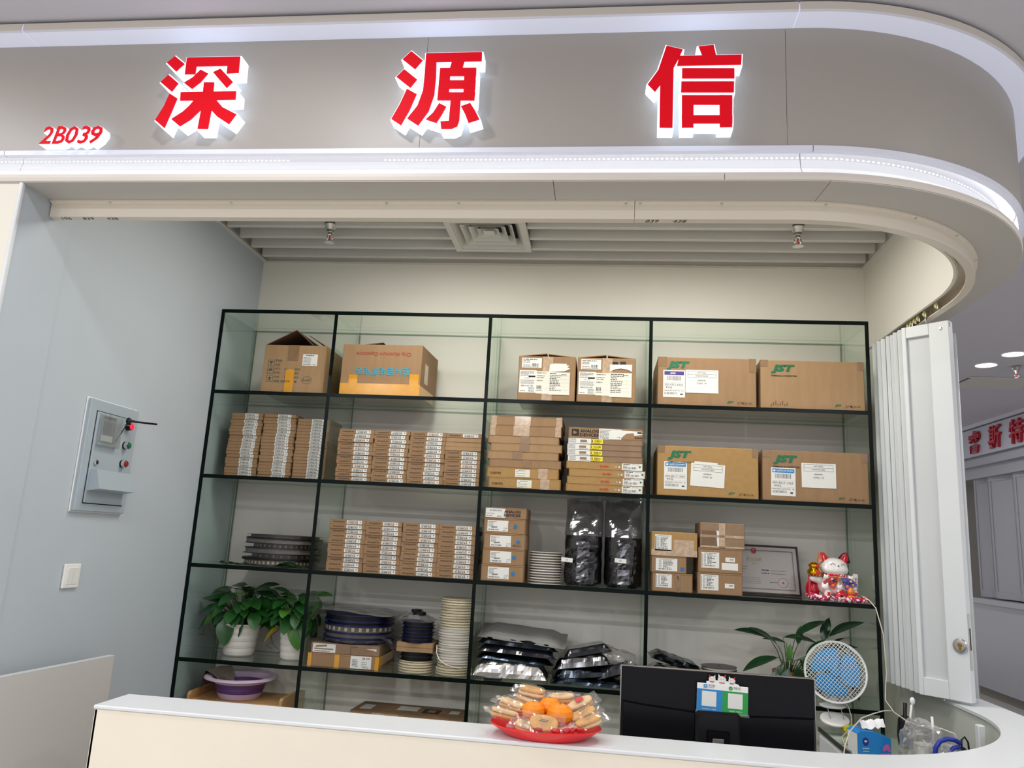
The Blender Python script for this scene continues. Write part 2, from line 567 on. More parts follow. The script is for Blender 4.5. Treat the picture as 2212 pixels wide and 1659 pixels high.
# sign fascia: three satin panels with fine joints
fas = empty('wall_front', (0, 0, 0))
tag(fas, 'grey satin sign fascia over the shop opening, curving round its corner', 'fascia', None, 'structure')
for a, b in ((0, 4.5), (4.5014, 5.735), (5.7364, END)):
    mb = MB(); sweep(mb, [(.158, 2.866), (.17, 2.866), (.17, 3.302), (.158, 3.302)], a, b, 'fascia'); mb.build('panel', fas)
mb = MB(); sweep(mb, [(-.075, 2.714), (-.0635, 2.714), (-.0635, 2.757), (.04, 2.757), (.04, WZ), (-.075, WZ)], 0, END, ['wall', 'soffit', 'soffit', 'soffit', 'soffit', 'wall']); mb.build('inner_face', fas)
mb = MB(); sweep(mb, [(.04, 3.25), (.157, 3.25), (.157, 3.27), (.04, 3.27)], 0, END, 'soffit'); mb.build('backing_board', fas)
# upper ledge, its bright underside put in as a glow of the material
t1 = empty('trim_1'); tag(t1, 'white ledge with added glow running along the top of the sign fascia', 'trim', None, 'structure')
for a, b in ((0, 2.98), (2.983, 5.76), (5.763, END)):
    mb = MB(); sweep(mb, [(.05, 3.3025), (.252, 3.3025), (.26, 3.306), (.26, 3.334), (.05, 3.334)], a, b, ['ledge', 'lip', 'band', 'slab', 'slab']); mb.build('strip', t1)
mb = MB(); sweep(mb, [(.10, 3.334), (.235, 3.334), (.235, WZ), (.10, WZ)], 0, END, 'dark'); mb.build('shadow_gap', t1)
# lower light cove with its LED tape
t2 = empty('trim_2'); tag(t2, 'glowing white light cove with LED dots below the sign fascia', 'trim', None, 'structure')
for a, b in ((0, 2.93), (2.933, 5.81), (5.813, END)):
    mb = MB(); sweep(mb, [(.154, 2.866), (.154, 2.848), (.176, 2.848), (.176, 2.866)], a, b, 'lip'); mb.build('lip', t2)
for a, b in ((0, 2.95), (2.952, 5.79), (5.792, END)):
    mb = MB()
    sweep(mb, [(.157, 2.95), (.04, 2.95), (.04, 2.775), (.158, 2.775), (.158, 2.779), (.130, 2.793), (.112, 2.818), (.104, 2.852), (.104, 2.946), (.157, 2.946)], a, b, 'cove')
    mb.build('cove_liner', t2)
mb = MB(); sweep(mb, [(.110, 2.945), (.150, 2.945), (.150, 2.940), (.110, 2.940)], 0, END, 'tape_led'); mb.build('light_strip', t2)
mb = MB()
s = .02
while s < S2 + .3:
    x, y = path(s, .1055); x2, y2 = path(s + .007, .1055); x3, y3 = path(s, .107)
    if not (4.0 < s < 4.35):
        mb.add([(x, y, 2.856), (x2, y2, 2.856), (x2, y2, 2.860), (x, y, 2.860)], [(0, 1, 2, 3)], 'led', False)
    s += .0165
tag(mb.build('led_dots', t2), kind='stuff')
# beige band and soffit
t3 = empty('trim_3'); tag(t3, 'beige band and grey soffit under the light cove', 'trim', None, 'structure')
for a, b in ((0, 5.535), (5.537, END)):
    mb = MB(); sweep(mb, [(.146, 2.753), (.160, 2.753), (.163, 2.765), (.160, 2.779), (.146, 2.775)], a, b, 'band'); mb.build('band', t3)
for a, b in ((0, 4.97), (4.972, 5.86), (5.862, END)):
    mb = MB(); sweep(mb, [(-.06, 2.749), (.157, 2.749), (.157, 2.756), (-.06, 2.756)], a, b, 'soffit'); mb.build('soffit_panel', t3)
# folding door track
t4 = empty('trim_4'); tag(t4, 'beige metal door track hanging under the soffit', 'trim', None, 'structure')
for a, b in ((3.012, 5.25), (5.252, END)):
    mb = MB()
    sweep(mb, [(.012, 2.7485), (.012, 2.742), (.0, 2.738), (.0, 2.684), (-.034, 2.684), (-.034, 2.688), (-.004, 2.689), (-.004, 2.744), (-.059, 2.744), (-.059, 2.716), (-.063, 2.716), (-.063, 2.7485)], a, b, 'track')
    mb.build('track_rail', t4)
for s in (3.26, 3.75, 4.35, 4.62, 5.22, 5.27, 5.55, 5.9, 6.25, 6.5, 6.8):
    x, y = path(s, .006); t = 0 if s < S1 else (s - S1) / R0
    mb = MB(); mb.x = Matrix.Translation((x, y, 2.7415)) @ Matrix.Rotation(t, 4, 'Z')
    mb.ball((0, 0, 0), (.006, .006, .004), 'steel', 8, 6)
    mb.build('screw', t4)
for tx, x0, hh in (('196', 3.05, .022), ('839', 3.14, .022), ('438', 3.24, .022), ('839', 5.29, .022), ('438', 5.385, .022)):
    mb = MB(); x, y = path(x0, -.006)
    mb.x = Matrix.Translation((x, y + .022, 2.6838)) @ Matrix.Rotation(PI / 2, 4, 'X')
    mb.text(tx, 0, 0, 'ink', h=hh, it=.25, ly=1)
    mb.build('pencil_mark', t4)

# baffle ceiling
cb = empty('ceiling'); tag(cb, 'white slatted baffle ceiling inside the shop', 'ceiling', None, 'structure')
mb = MB(); mb.box(0, 3.636, -1.3, .432, 3.325, 3.338, 'slab'); mb.build('ceiling_slab', cb)
for k in range(10):
    y = .345 - .152 * k
    mb = MB()
    for x0, x1 in (((.03, 3.61),) if (y > .22 or y < -.24) else ((.03, 1.285), (1.725, 3.61))):
        mb.box(x0, x1, y - .014, y + .014, 3.2, 3.31, 'slat', .003)
    mb.build('slat', cb)
mb = MB(); mb.box(0, .03, -1.3, .432, 3.192, 3.196, 'slat'); mb.box(0, .004, -1.3, .432, 3.196, 3.23, 'slat'); mb.build('edge_trim', cb)
mb = MB(); mb.box(3.61, 3.636, -.5, .432, 3.192, 3.196, 'slat'); mb.build('edge_trim', cb)
mb = MB(); mb.box(.03, 3.61, .408, .432, 3.192, 3.196, 'slat'); mb.build('edge_trim', cb)

# ceiling air vent with four nested square cones
vt = empty('air_vent', (1.505, -.01, 3.19)); tag(vt, 'square white air vent with nested louvres in the slatted ceiling', 'vent')
def sqring(mb, a0, z0, a1, z1, t, m):
    P = []
    for a, z in ((a0, z0), (a1, z1), (a1 - t, z1 + .0), (a0 - t, z0 + .0)):
        P.append([(-a, -a, z), (a, -a, z), (a, a, z), (-a, a, z)])
    vs = sum(P, [])
    fs = []
    for r in range(4):
        for k in range(4):
            fs.append((r * 4 + k, r * 4 + (k + 1) % 4, ((r + 1) % 4) * 4 + (k + 1) % 4, ((r + 1) % 4) * 4 + k))
    mb.add(vs, fs, m, False)
mb = MB(); sqring(mb, .22, 0, .22, .02, .035, 'slat'); mb.build('frame', vt)
for k in range(4):
    mb = MB(); a = .185 - .042 * k; sqring(mb, a, .005 + .006 * k, a - .034, .055, .003, 'slat'); mb.build('louvre', vt)
mb = MB(); mb.box(-.2, .2, -.2, .2, .075, .08, 'dark'); mb.build('duct', vt)
mb = MB(); mb.box(-.03, .03, -.03, .03, .02, .026, 'slat', .002); mb.build('centre_plate', vt)

def sprinkler(loc, label):
    r = empty('sprinkler_head', loc); tag(r, label, 'sprinkler', 'ceiling sprinklers'); r.scale = (1.25,) * 3
    mb = MB(); mb.lathe([(.030, 0), (.030, -.008), (.022, -.022), (.017, -.03), (.017, -.04)], 'steel', 16, cap=True); mb.build('cup', r)
    mb = MB(); mb.lathe([(.012, -.04), (.012, -.052), (.009, -.056)], 'chrome', 12, cap=True)
    mb.tube([(.009, 0, -.054), (.014, 0, -.066), (.006, 0, -.084)], .0025, 'chrome', 6); mb.tube([(-.009, 0, -.054), (-.014, 0, -.066), (-.006, 0, -.084)], .0025, 'chrome', 6)
    mb.build('frame_arms', r)
    mb = MB(); mb.tube([(0, 0, -.056), (0, 0, -.08)], .0035, 'inkred', 8); mb.build('bulb', r)
    mb = MB(); mb.lathe([(.004, -.083), (.022, -.086), (.022, -.088), (.004, -.087)], 'chrome', 16, cap=True); mb.build('deflector', r)
    return r
sprinkler((.63, -.105, 3.222), 'chrome sprinkler head under the baffle ceiling, left of the air vent')
sprinkler((3.13, -.105, 3.222), 'chrome sprinkler head under the baffle ceiling, right of the air vent')

# counter: cream body, white top
ct = empty('counter', (0, 0, 0)); tag(ct, 'long cream shop counter with white top and rounded corner', 'counter')
CS = .612 + 3
mb = MB(); sweep(mb, [(.155, .02), (.155, .967), (.145, .967), (.145, .02)], CS, END, 'counter'); mb.build('front_panel', ct)
mb = MB(); sweep(mb, [(-.012, .0), (.144, .0), (.144, .966), (-.012, .966)], CS + .004, END, 'counter_in'); mb.build('body', ct)
mb = MB(); sweep(mb, [(-.022, .968), (.157, .968), (.160, .971), (.160, .977), (.157, .98), (-.022, .98)], CS - .002, END, 'counter_top'); mb.build('top', ct)
mb = MB(); mb.box(.575, .612, -1.47, -1.376, 0, .96, 'counter', .003); mb.build('end_post', ct)
mb = MB(); mb.box(.62, 2.98, -1.372, -.9, .70, .72, 'counter_in', .002); mb.build('work_shelf', ct)
mb = MB(); mb.box(3.600, 3.626, -.685, -.655, .02, .966, 'counter_top', .003); mb.build('inner_post', ct)
mb = MB(); mb.box(.6135, .62, -1.555, -1.38, .02, .966, 'counter'); mb.build('end_panel', ct)

# half-height gate opened against the left wall
g = empty('counter_gate', (.055, -1.5, 0), 0); tag(g, 'low pale grey gate panel swung open beside the left wall', 'gate')
g.rotation_euler = (0, 0, -math.radians(4.4))
mb = MB(); mb.box(-.012, .014, 0, .775, .06, .982, 'gate', .0015); mb.build('leaf_board', g)
mb = MB(); mb.box(-.012, .014, 0, .775, .9825, .985, 'counter_top'); mb.build('edge_strip', g)
for z in (.25, .8):
    mb = MB(); mb.tube([(-.016, 0, z - .04), (-.016, 0, z + .04)], .008, 'steel', 8); mb.build('hinge', g)

# meter box on the left wall (local: x = along wall towards the rear, y = into the wall)
mx = empty('meter_box', (0, -.993, 1.578), PI / 2); tag(mx, 'grey electric meter box with lights and buttons on the left wall', 'meter box')
def rx(mb): mb.x = Matrix.Identity(4); return mb
W_, H_ = .342, .47
mb = MB(); mb.box(0, W_, -.022, 0, 0, H_, 'meter_grey', .003); mb.box(-.006, W_ + .006, -.006, 0, -.006, H_ + .006, 'white', .002); mb.build('frame', mx)
mb = MB(); mb.box(.045, W_ - .03, -.03, -.0221, .035, H_ - .05, 'meter_grey', .002); md = mb.build('door', mx)
mb = MB(); mb.box(.042, W_ - .027, -.0225, -.022, .031, H_ - .046, 'dark'); mb.build('door_gap', mx)
mb = MB(); mb.box(.07, .175, -.0305, -.03, .29, .41, 'lcd'); mb.rect(.08, .30, .08, .025, 'white', 64); mb.rect(.09, .335, .055, .05, 'ink2', 64); mb.rect(.083, .395, .085, .012, 'black', 64); mb.build('meter', md)
mb = MB(); mb.box(.058, .19, -.052, -.05, .278, .415, 'acrylic'); mb.box(.058, .062, -.05, -.03, .278, .415, 'acrylic'); mb.box(.186, .19, -.05, -.03, .278, .415, 'acrylic'); mb.box(.058, .19, -.05, -.03, .278, .282, 'acrylic'); mb.build('clear_cover', md)
mb = MB(); mb.box(.19, .305, -.055, -.053, .385, .389, 'acrylic'); mb.build('cover_lip', md)
for x, z, m_, c in ((.255, .385, 'lampred', 1), (.255, .30, 'btn_green', 0), (.255, .218, 'btn_red', 0)):
    mb = MB(); mb.x = Matrix.Translation((x, -.03, z)) @ Matrix.Rotation(PI / 2, 4, 'X')
    mb.lathe([(.017, 0), (.017, .006)], 'black', 18, cap=True)
    mb.lathe([(.016, .006), (.016, .02), (.013, .021)], 'black' if c else 'chrome', 18)
    mb.lathe([(.013, .019), (.0125, .026), (.008, .028), (.0001, .028)], m_, 18)
    mb.build('indicator_lamp' if c else 'push_button', md)
mb = MB(); mb.x = Matrix.Translation((.075, -.03, .205)) @ Matrix.Rotation(PI / 2, 4, 'X'); mb.lathe([(.012, 0), (.012, .006), (.009, .009), (.0001, .009)], 'chrome', 16); mb.box(-.0015, .0015, -.005, .005, .009, .0095, 'black'); mb.build('lock', md)
mb = MB()
vs = [(.05, -.03, .085), (.30, -.03, .085), (.30, -.085, .095), (.05, -.085, .095), (.05, -.03, .175), (.30, -.03, .175), (.30, -.06, .175), (.05, -.06, .175)]
mb.add(vs, [(0, 1, 2, 3), (3, 2, 6, 7), (7, 6, 5, 4), (0, 3, 7, 4), (1, 5, 6, 2)], 'meter_grey', False)
mb.build('breaker_cover', md)
mb = MB(); mb.ball((.21, -.062, .405), (.012, .012, .016), 'black', 10, 8); mb.tube([(.21, -.062, .405), (.26, -.085, .408), (.335, -.12, .412)], .0045, 'black', 8); mb.tube([(.207, -.06, .40), (.19, -.055, .36), (.175, -.045, .32), (.17, -.04, .30)], .002, 'black', 6); mb.build('antenna', mx)

# light switch
sw = empty('light_switch', (0, -.97, 1.264), PI / 2); tag(sw, 'white rocker light switch on the left wall below the meter box', 'switch')
mb = MB(); mb.box(0, .1, -.011, 0, 0, .098, 'white', .004); mb.build('plate', sw)
for x0 in (.017, .0505):
    mb = MB(); mb.add([(x0, -.0111, .016), (x0 + .0325, -.0111, .016), (x0 + .0325, -.0111, .083), (x0, -.0111, .083), (x0, -.013, .017), (x0 + .0325, -.013, .017), (x0 + .0325, -.019, .082), (x0, -.019, .082)], [(4, 5, 6, 7), (0, 1, 5, 4), (1, 2, 6, 5), (2, 3, 7, 6), (3, 0, 4, 7)], 'white', False)
    mb.build('rocker', sw)

# illuminated sign letters
def sign_char(ch, x0, x1, z0, z1, label, name='sign_character', bold=.022, it=0, depth=.055, group='large red sign characters', parent=None, rim=.006):
    vs, fs, (a0, a1, b0, b1) = text_geo(ch, bold, it)
    W, H = x1 - x0, z1 - z0
    cu = None
    def ext(d0, d1, grow, mname, front=True):
        bm = bmesh.new()
        bv = [bm.verts.new(((p[0] - a0) / (a1 - a0) * W, d0, (p[1] - b0) / (b1 - b0) * H)) for p in gv]
        for f in gf:
            try: bm.faces.new([bv[i] for i in f])
            except ValueError: pass
        bmesh.ops.remove_doubles(bm, verts=bm.verts, dist=1e-5)
        r = bmesh.ops.extrude_face_region(bm, geom=bm.faces[:])
        for q in r['geom']:
            if isinstance(q, bmesh.types.BMVert): q.co.y = d1
        bmesh.ops.recalc_face_normals(bm, faces=bm.faces)
        me = bpy.data.meshes.new(mname); bm.to_mesh(me); bm.free()
        return me
    root = empty(name, (x0, -1.5705, z0)) if parent is None else empty('numeral', (x0, 0, z0))
    if parent is None: tag(root, label, 'sign letter', group)
    else: root.parent = parent
    g2v, g2f, _ = text_geo(ch, bold + .016, it)
    gv, gf = g2v, g2f
    me = ext(0, -depth, 0, 'glow_body'); me.materials.append(M['glow']); link('glow_body', me, root)
    gv, gf = vs, fs
    me = ext(-depth - .0005, -depth - .004, 0, 'face'); me.materials.append(M['red']); link('red_face', me, root)
    return root
STROKES = {
    '深': (((0.582,3.208),(0.624,3.175),(0.595,3.144),(0.553,3.181)),((0.568,3.133),(0.612,3.097),(0.591,3.063),(0.541,3.103)),((0.583,3.058),(0.617,3.037),(0.604,2.986),(0.585,2.919),(0.544,2.952),(0.568,3.005)),((0.628,3.201),(0.832,3.2),(0.835,3.134),(0.789,3.132),(0.788,3.163),(0.671,3.163),(0.671,3.132),(0.63,3.132)),((0.688,3.151),(0.72,3.134),(0.696,3.099),(0.666,3.073),(0.632,3.098),(0.664,3.122)),((0.764,3.153),(0.79,3.127),(0.818,3.099),(0.797,3.074),(0.763,3.11),(0.736,3.139)),((0.625,3.061),(0.835,3.062),(0.837,3.028),(0.628,3.027)),((0.708,3.099),(0.748,3.098),(0.753,2.993),(0.75,2.915),(0.71,2.916),(0.713,2.993)),((0.681,3.029),(0.725,3.029),(0.713,2.99),(0.681,2.953),(0.642,2.926),(0.605,2.955),(0.646,2.985),(0.667,3.008)),((0.725,3.029),(0.766,3.028),(0.793,2.999),(0.848,2.971),(0.825,2.932),(0.775,2.964),(0.739,3.0)) ),
    '源': (((1.46,3.207),(1.504,3.169),(1.479,3.134),(1.43,3.175)),((1.44,3.137),(1.49,3.095),(1.468,3.063),(1.414,3.107)),((1.456,3.061),(1.493,3.039),(1.473,2.978),(1.447,2.921),(1.41,2.946),(1.435,3.001)),((1.513,3.197),(1.711,3.196),(1.712,3.16),(1.514,3.161)),((1.513,3.196),(1.551,3.195),(1.556,3.105),(1.555,3.034),(1.54,2.973),(1.507,2.919),(1.466,2.947),(1.498,2.995),(1.513,3.052),(1.514,3.114)),((1.607,3.164),(1.652,3.163),(1.646,3.132),(1.601,3.133)),((1.567,3.138),(1.605,3.137),(1.606,3.013),(1.566,3.014)),((1.653,3.136),(1.695,3.136),(1.696,3.011),(1.656,3.012)),((1.567,3.138),(1.695,3.136),(1.696,3.104),(1.568,3.106)),((1.567,3.09),(1.696,3.088),(1.696,3.056),(1.567,3.058)),((1.567,3.044),(1.697,3.042),(1.696,3.011),(1.566,3.014)),((1.613,3.015),(1.648,3.015),(1.649,2.937),(1.643,2.915),(1.624,2.906),(1.588,2.906),(1.583,2.934),(1.612,2.936)),((1.574,3.003),(1.6,2.989),(1.586,2.957),(1.57,2.928),(1.532,2.942),(1.556,2.968)),((1.682,3.002),(1.702,2.971),(1.718,2.94),(1.68,2.927),(1.666,2.961),(1.65,2.99)) ),
    '信': (((2.336,3.206),(2.391,3.19),(2.378,3.157),(2.362,3.123),(2.301,3.033),(2.276,3.062),(2.31,3.115)),((2.317,3.059),(2.361,3.125),(2.36,2.902),(2.317,2.903)),((2.441,3.2),(2.491,3.205),(2.499,3.165),(2.454,3.162)),((2.378,3.166),(2.582,3.166),(2.58,3.128),(2.371,3.128)),((2.388,3.12),(2.558,3.116),(2.558,3.078),(2.388,3.081)),((2.386,3.071),(2.557,3.068),(2.556,3.027),(2.385,3.03)),((2.388,3.02),(2.551,3.017),(2.551,2.982),(2.389,2.985)),((2.388,3.02),(2.427,3.019),(2.427,2.902),(2.389,2.902)),((2.509,3.018),(2.551,3.017),(2.55,2.902),(2.51,2.902)),((2.388,2.947),(2.551,2.945),(2.551,2.915),(2.389,2.917)) ),
}
def inset_poly(p, d):
    n = len(p); A = sum(p[i][0] * p[(i + 1) % n][1] - p[(i + 1) % n][0] * p[i][1] for i in range(n))
    sg = 1 if A > 0 else -1
    out = []
    for i in range(n):
        a, b, c = V(p[i - 1]), V(p[i]), V(p[(i + 1) % n])
        n1 = V((b.y - a.y, a.x - b.x)).normalized() * sg; n2 = V((c.y - b.y, b.x - c.x)).normalized() * sg
        m = (n1 + n2).normalized(); k = d / max(.5, m.dot(n1))
        out.append((b.x + m.x * k, b.y + m.y * k))
    return out
def prism(p, y0, y1, m, name, parent, loc=None):
    n = len(p); mb = MB()
    mb.add([(a, y0, b) for a, b in p] + [(a, y1, b) for a, b in p], [tuple(range(n)), tuple(range(2 * n - 1, n - 1, -1))] + [(i, (i + 1) % n, n + (i + 1) % n, n + i) for i in range(n)], m, False)
    return mb.build(name, parent, loc, fixn=True)
for ch, lab in (('深', 'large red illuminated sign character nearest the small number sign, three water strokes on its left'), ('源', 'large red illuminated sign character in the middle of the three, above the air vent'), ('信', 'large red illuminated sign character nearest the rounded corner of the fascia')):
    x0 = min(a for p in STROKES[ch] for a, b in p); z0 = min(b for p in STROKES[ch] for a, b in p)
    rt = empty('sign_character', (x0, -1.5705, z0)); tag(rt, lab, 'sign letter', 'large red sign characters')
    for kk, p in enumerate(STROKES[ch]):
        q = [(a - x0, b - z0) for a, b in p]
        g_ = prism(inset_poly(q, .0035), 0, -.054 - .0001 * kk, 'glow', 'stroke', rt)
        prism(inset_poly(q, -.0005), -.0558, -.0585 - .0002 * kk, 'red', 'red_face', g_)
ns = empty('number_sign', (.098, -1.5705, 2.872)); tag(ns, 'small red illuminated number sign reading 2B039 low on the fascia', 'sign')
x = 0
for ch, wd in zip('2B039', (.046, .047, .044, .044, .044)):
    sign_char(ch, x, x + wd, 0, .069, None, bold=.010, it=.22, depth=.04, parent=ns); x += wd + .0035

# ------------------------------------------------------------------ glass shelving
ZS = [2.74, 2.2747, 1.8087, 1.3381, .863, .398]
XS = [.0, .6752, 1.5416, 2.40, 3.4862]
TH = .010
gs = empty('glass_shelf_unit', (0, 0, 0)); tag(gs, 'wall wide green glass shelf unit with dark edges, five bays by five rows', 'shelf unit')
def pane(mb, x0, x1, y0, y1, z0, z1, horiz):
    e = .004
    mb.box(x0, x1, y0 + e, y1 - e, z0, z1, 'glass')
    mb.box(x0, x1, y0, y0 + e, z0, z1, 'glass_edge')
    if horiz: mb.box(x0, x1, y1 - e, y1, z0 + .006, z1 - .007, 'glass_back')
    else: mb.box(x0 + .005, x1 - .006, y1 - e, y1, z0, z1, 'glass_back')
for z in ZS:
    mb = MB(); pane(mb, .002, XS[-1] + .009, 0, .431, z - TH, z + TH, True); mb.build('shelf_pane', gs)
for i in range(5):
    for x in XS:
        x0 = max(x - .009, .002)
        mb = MB(); pane(mb, x0, x0 + .018, .0005, .4305, ZS[i + 1] + TH + .0002, ZS[i] - TH - .0002, False); mb.build('upright_pane', gs)
for x in XS:
    x0 = max(x - .009, .002)
    mb = MB(); pane(mb, x0, x0 + .018, .0005, .4305, .001, ZS[5] - TH - .0002, False); mb.build('upright_pane', gs)

# ------------------------------------------------------------------ cartons
def carton_mesh(name, w, d, h, m, b=.0025, flap=True):
    """Box with base at z=0, front face at y=0; a lid sheet and tuck slits that stand a little proud."""
    mb = MB()
    mb.box(0, w, 0, d, 0, h, m, b)
    if flap:
        t = min(.0012, h * .05)
        mb.box(-t, w + t, .001, d - .001, h - t, h + t * .2, m, t * .4)
        mb.box(w * .01, w * .012, -.0006, .001, h * .06, h * .94, 'seam')
        mb.box(w * .988, w * .99, -.0006, .001, h * .06, h * .94, 'seam')
        mb.box(w * .012, w * .988, -.0005, .001, h * .93, h * .945, 'seam')
    return mb.mesh(name)

def sticker(parent, x, z, w, h, fn, name='label', m='paper', tilt=0, lab=None, y=-.0008):
    mb = MB()
    mb.box(0, w, -.0003, 0, 0, h, m)
    fn(mb, w, h)
    o = mb.build(name, parent, (x, y, z))
    if tilt: o.rotation_euler = (0, tilt, 0)
    if lab: o['label'] = lab
    return o

def printing(parent, fn, name='lettering', loc=(0, -.0006, 0)):
    mb = MB(); fn(mb)
    return mb.build(name, parent, loc)

def tape(parent, x, z, w, h, m='ptape', name='tape', y=-.0007, top=0, hgt=0):
    mb = MB(); mb.box(0, w, -.0004, 0, 0, h, m)
    if top: mb.box(0, w, -.0004, top, h - .0001, h + .0006, m)
    return mb.build(name, parent, (x, y, z))

# ---- slim reel boxes with barcode labels: two kinds
def slim_box(kind, w, d, h):
    me = carton_mesh('reel_box', w, d, h, 'kraft', .0012)
    o = link('reel_box', me)
    rr = random.Random(7)
    def lab(mb, W, H):
        mb.bars(W * .08, H * .14, W * .68, H * .42, 'ink', 2, 3, W / 60)
        mb.words(W * .08, H * .68, W * .5, H * .14, 'ink2', 2, 1)
        mb.words(W * .62, H * .68, W * .12, H * .14, 'ink2', 2, 2)
        mb.rect(W * .86, H * .45, W * .07, H * .3, 'ink2', 2)
    if kind == 'plain':
        sticker(o, w * .44, h * .07, w * .42, h * .86, lab)
    else:
        sticker(o, w * .47, h * .12, w * .42, h * .76, lab)
        printing(o, lambda mb: mb.text('nexperia', w * .09, h * .22, 'inkbrown', w=w * .32, h=h * .52, ly=1, bold=.012))
    return o

rnd = random.Random(11)
def slim_stack(proto, x, y, z, n, h, where, group, skip=(), jit=.004, plain=None):
    """n boxes piled from z upwards; proto = thing to copy. Returns nothing."""
    for k in range(n):
        src = plain if (plain and k in skip) else proto
        o = copy_tree(src)
        o.location = (x + rnd.uniform(-jit, jit), y + rnd.uniform(-.5, 1) * jit, z + k * h)
        o.rotation_euler = (0, 0, rnd.uniform(-.012, .012))
        lbl = 'plain brown' if src is plain else 'brown'
        tag(o, f'{ORD[n - 1 - k]} {lbl} reel box from the top, {where}', 'box', group)

hA = .0178; pA = slim_box('plain', .186, .20, hA)
hB = .02305; pB = slim_box('print', .196, .20, hB)
hC = .0243; pC = slim_box('print', .196, .20, hC)
meP = carton_mesh('reel_box', .196, .20, hB, 'kraft2', .0012); pP = link('reel_box', meP)
z2 = ZS[2] + TH + .0004
slim_stack(pA, .082, .105, z2, 20, hA, 'outer left stack, far left bay, second shelf', 'reel boxes in the left bay of the second shelf')
slim_stack(pA, .277, .105, z2, 20, hA, 'middle stack, far left bay, second shelf', 'reel boxes in the left bay of the second shelf')
slim_stack(pA, .471, .115, z2, 19, hA, 'right stack, far left bay, second shelf', 'reel boxes in the left bay of the second shelf', jit=.002)
nm = ('first', 'second', 'third', 'fourth')
for k, x in enumerate((.747, .944, 1.140)):
    slim_stack(pB, x, .025, z2, 12, hB, f'{nm[k]} printed stack from left, second shelf', 'printed reel boxes on the second shelf')
slim_stack(pB, 1.3345, .03, z2, 12, hB, 'fourth printed stack from left, second shelf', 'printed reel boxes on the second shelf', skip=(8, 9, 10), plain=pP, jit=.0015)
z3 = ZS[3] + TH + .0004
for k, x in enumerate((.747, .944, 1.140, 1.3345)):
    slim_stack(pC, x, .025, z3, 11, hC, f'{nm[k]} printed stack from left, third shelf', 'printed reel boxes on the third shelf', jit=.0015 if k == 3 else .004)
for p in (pA, pB, pC, pP):
    for c in list(p.children): bpy.data.objects.remove(c)
    bpy.data.objects.remove(p)

# ---- general cartons
def carton(x, y, z, w, d, h, m, label, group, rz=0, b=.003, flap=True, name='cardboard_box', cat='box'):
    o = link(name, carton_mesh(name, w, d, h, m, b, flap), None, (x, y, z), rz)
    return tag(o, label, cat, group)
z1 = ZS[1] + TH + .0005

# open-topped box with printed handling marks
def open_box(name, x, y, z, w, d, h, m, label, group, rz=0):
    r = empty(name, (x, y, z), rz); tag(r, label, 'box', group)
    t = .004
    mb = MB()
    mb.box(0, w, 0, t, 0, h, m, .0012); mb.box(0, w, d - t, d, 0, h, m, .0012)
    mb.box(0, t, t, d - t, 0, h, m, .0012); mb.box(w - t, w, t, d - t, 0, h, m, .0012)
    mb.box(t, w - t, t, d - t, 0, t, m)
    mb.build('carton_walls', r)
    return r
def flap_(parent, pts, m, t=.004, name='flap'):
    """a stiff sheet through four points, with thickness"""
    p = [V(q) for q in pts]
    n = (p[1] - p[0]).cross(p[3] - p[0]).normalized() * t
    mb = MB()
    mb.add(p + [q + n for q in p], [(0, 1, 2, 3), (7, 6, 5, 4), (0, 4, 5, 1), (1, 5, 6, 2), (2, 6, 7, 3), (3, 7, 4, 0)], m, False)
    return mb.build(name, parent)
b1 = open_box('open_carton', .262, .05, z1, .358, .36, .276, 'kraft2', 'open brown carton with raised tent-like flaps on the top shelf, far left', 'cartons on the top shelf')
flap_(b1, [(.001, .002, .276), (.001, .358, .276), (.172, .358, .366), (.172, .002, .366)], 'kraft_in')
flap_(b1, [(.357, .358, .276), (.357, .002, .276), (.226, .06, .352), (.226, .358, .352)], 'kraft4')
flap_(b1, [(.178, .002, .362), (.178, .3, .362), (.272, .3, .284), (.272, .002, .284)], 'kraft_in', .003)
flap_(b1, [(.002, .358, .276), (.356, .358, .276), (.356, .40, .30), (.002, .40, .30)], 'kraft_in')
tape(b1, .138, .186, .062, .09, 'ptape', top=.03)
tape(b1, .135, .002, .05, .135, 'ytape', y=-.0012); tape(b1, .126, .0, .066, .02, 'ptape')
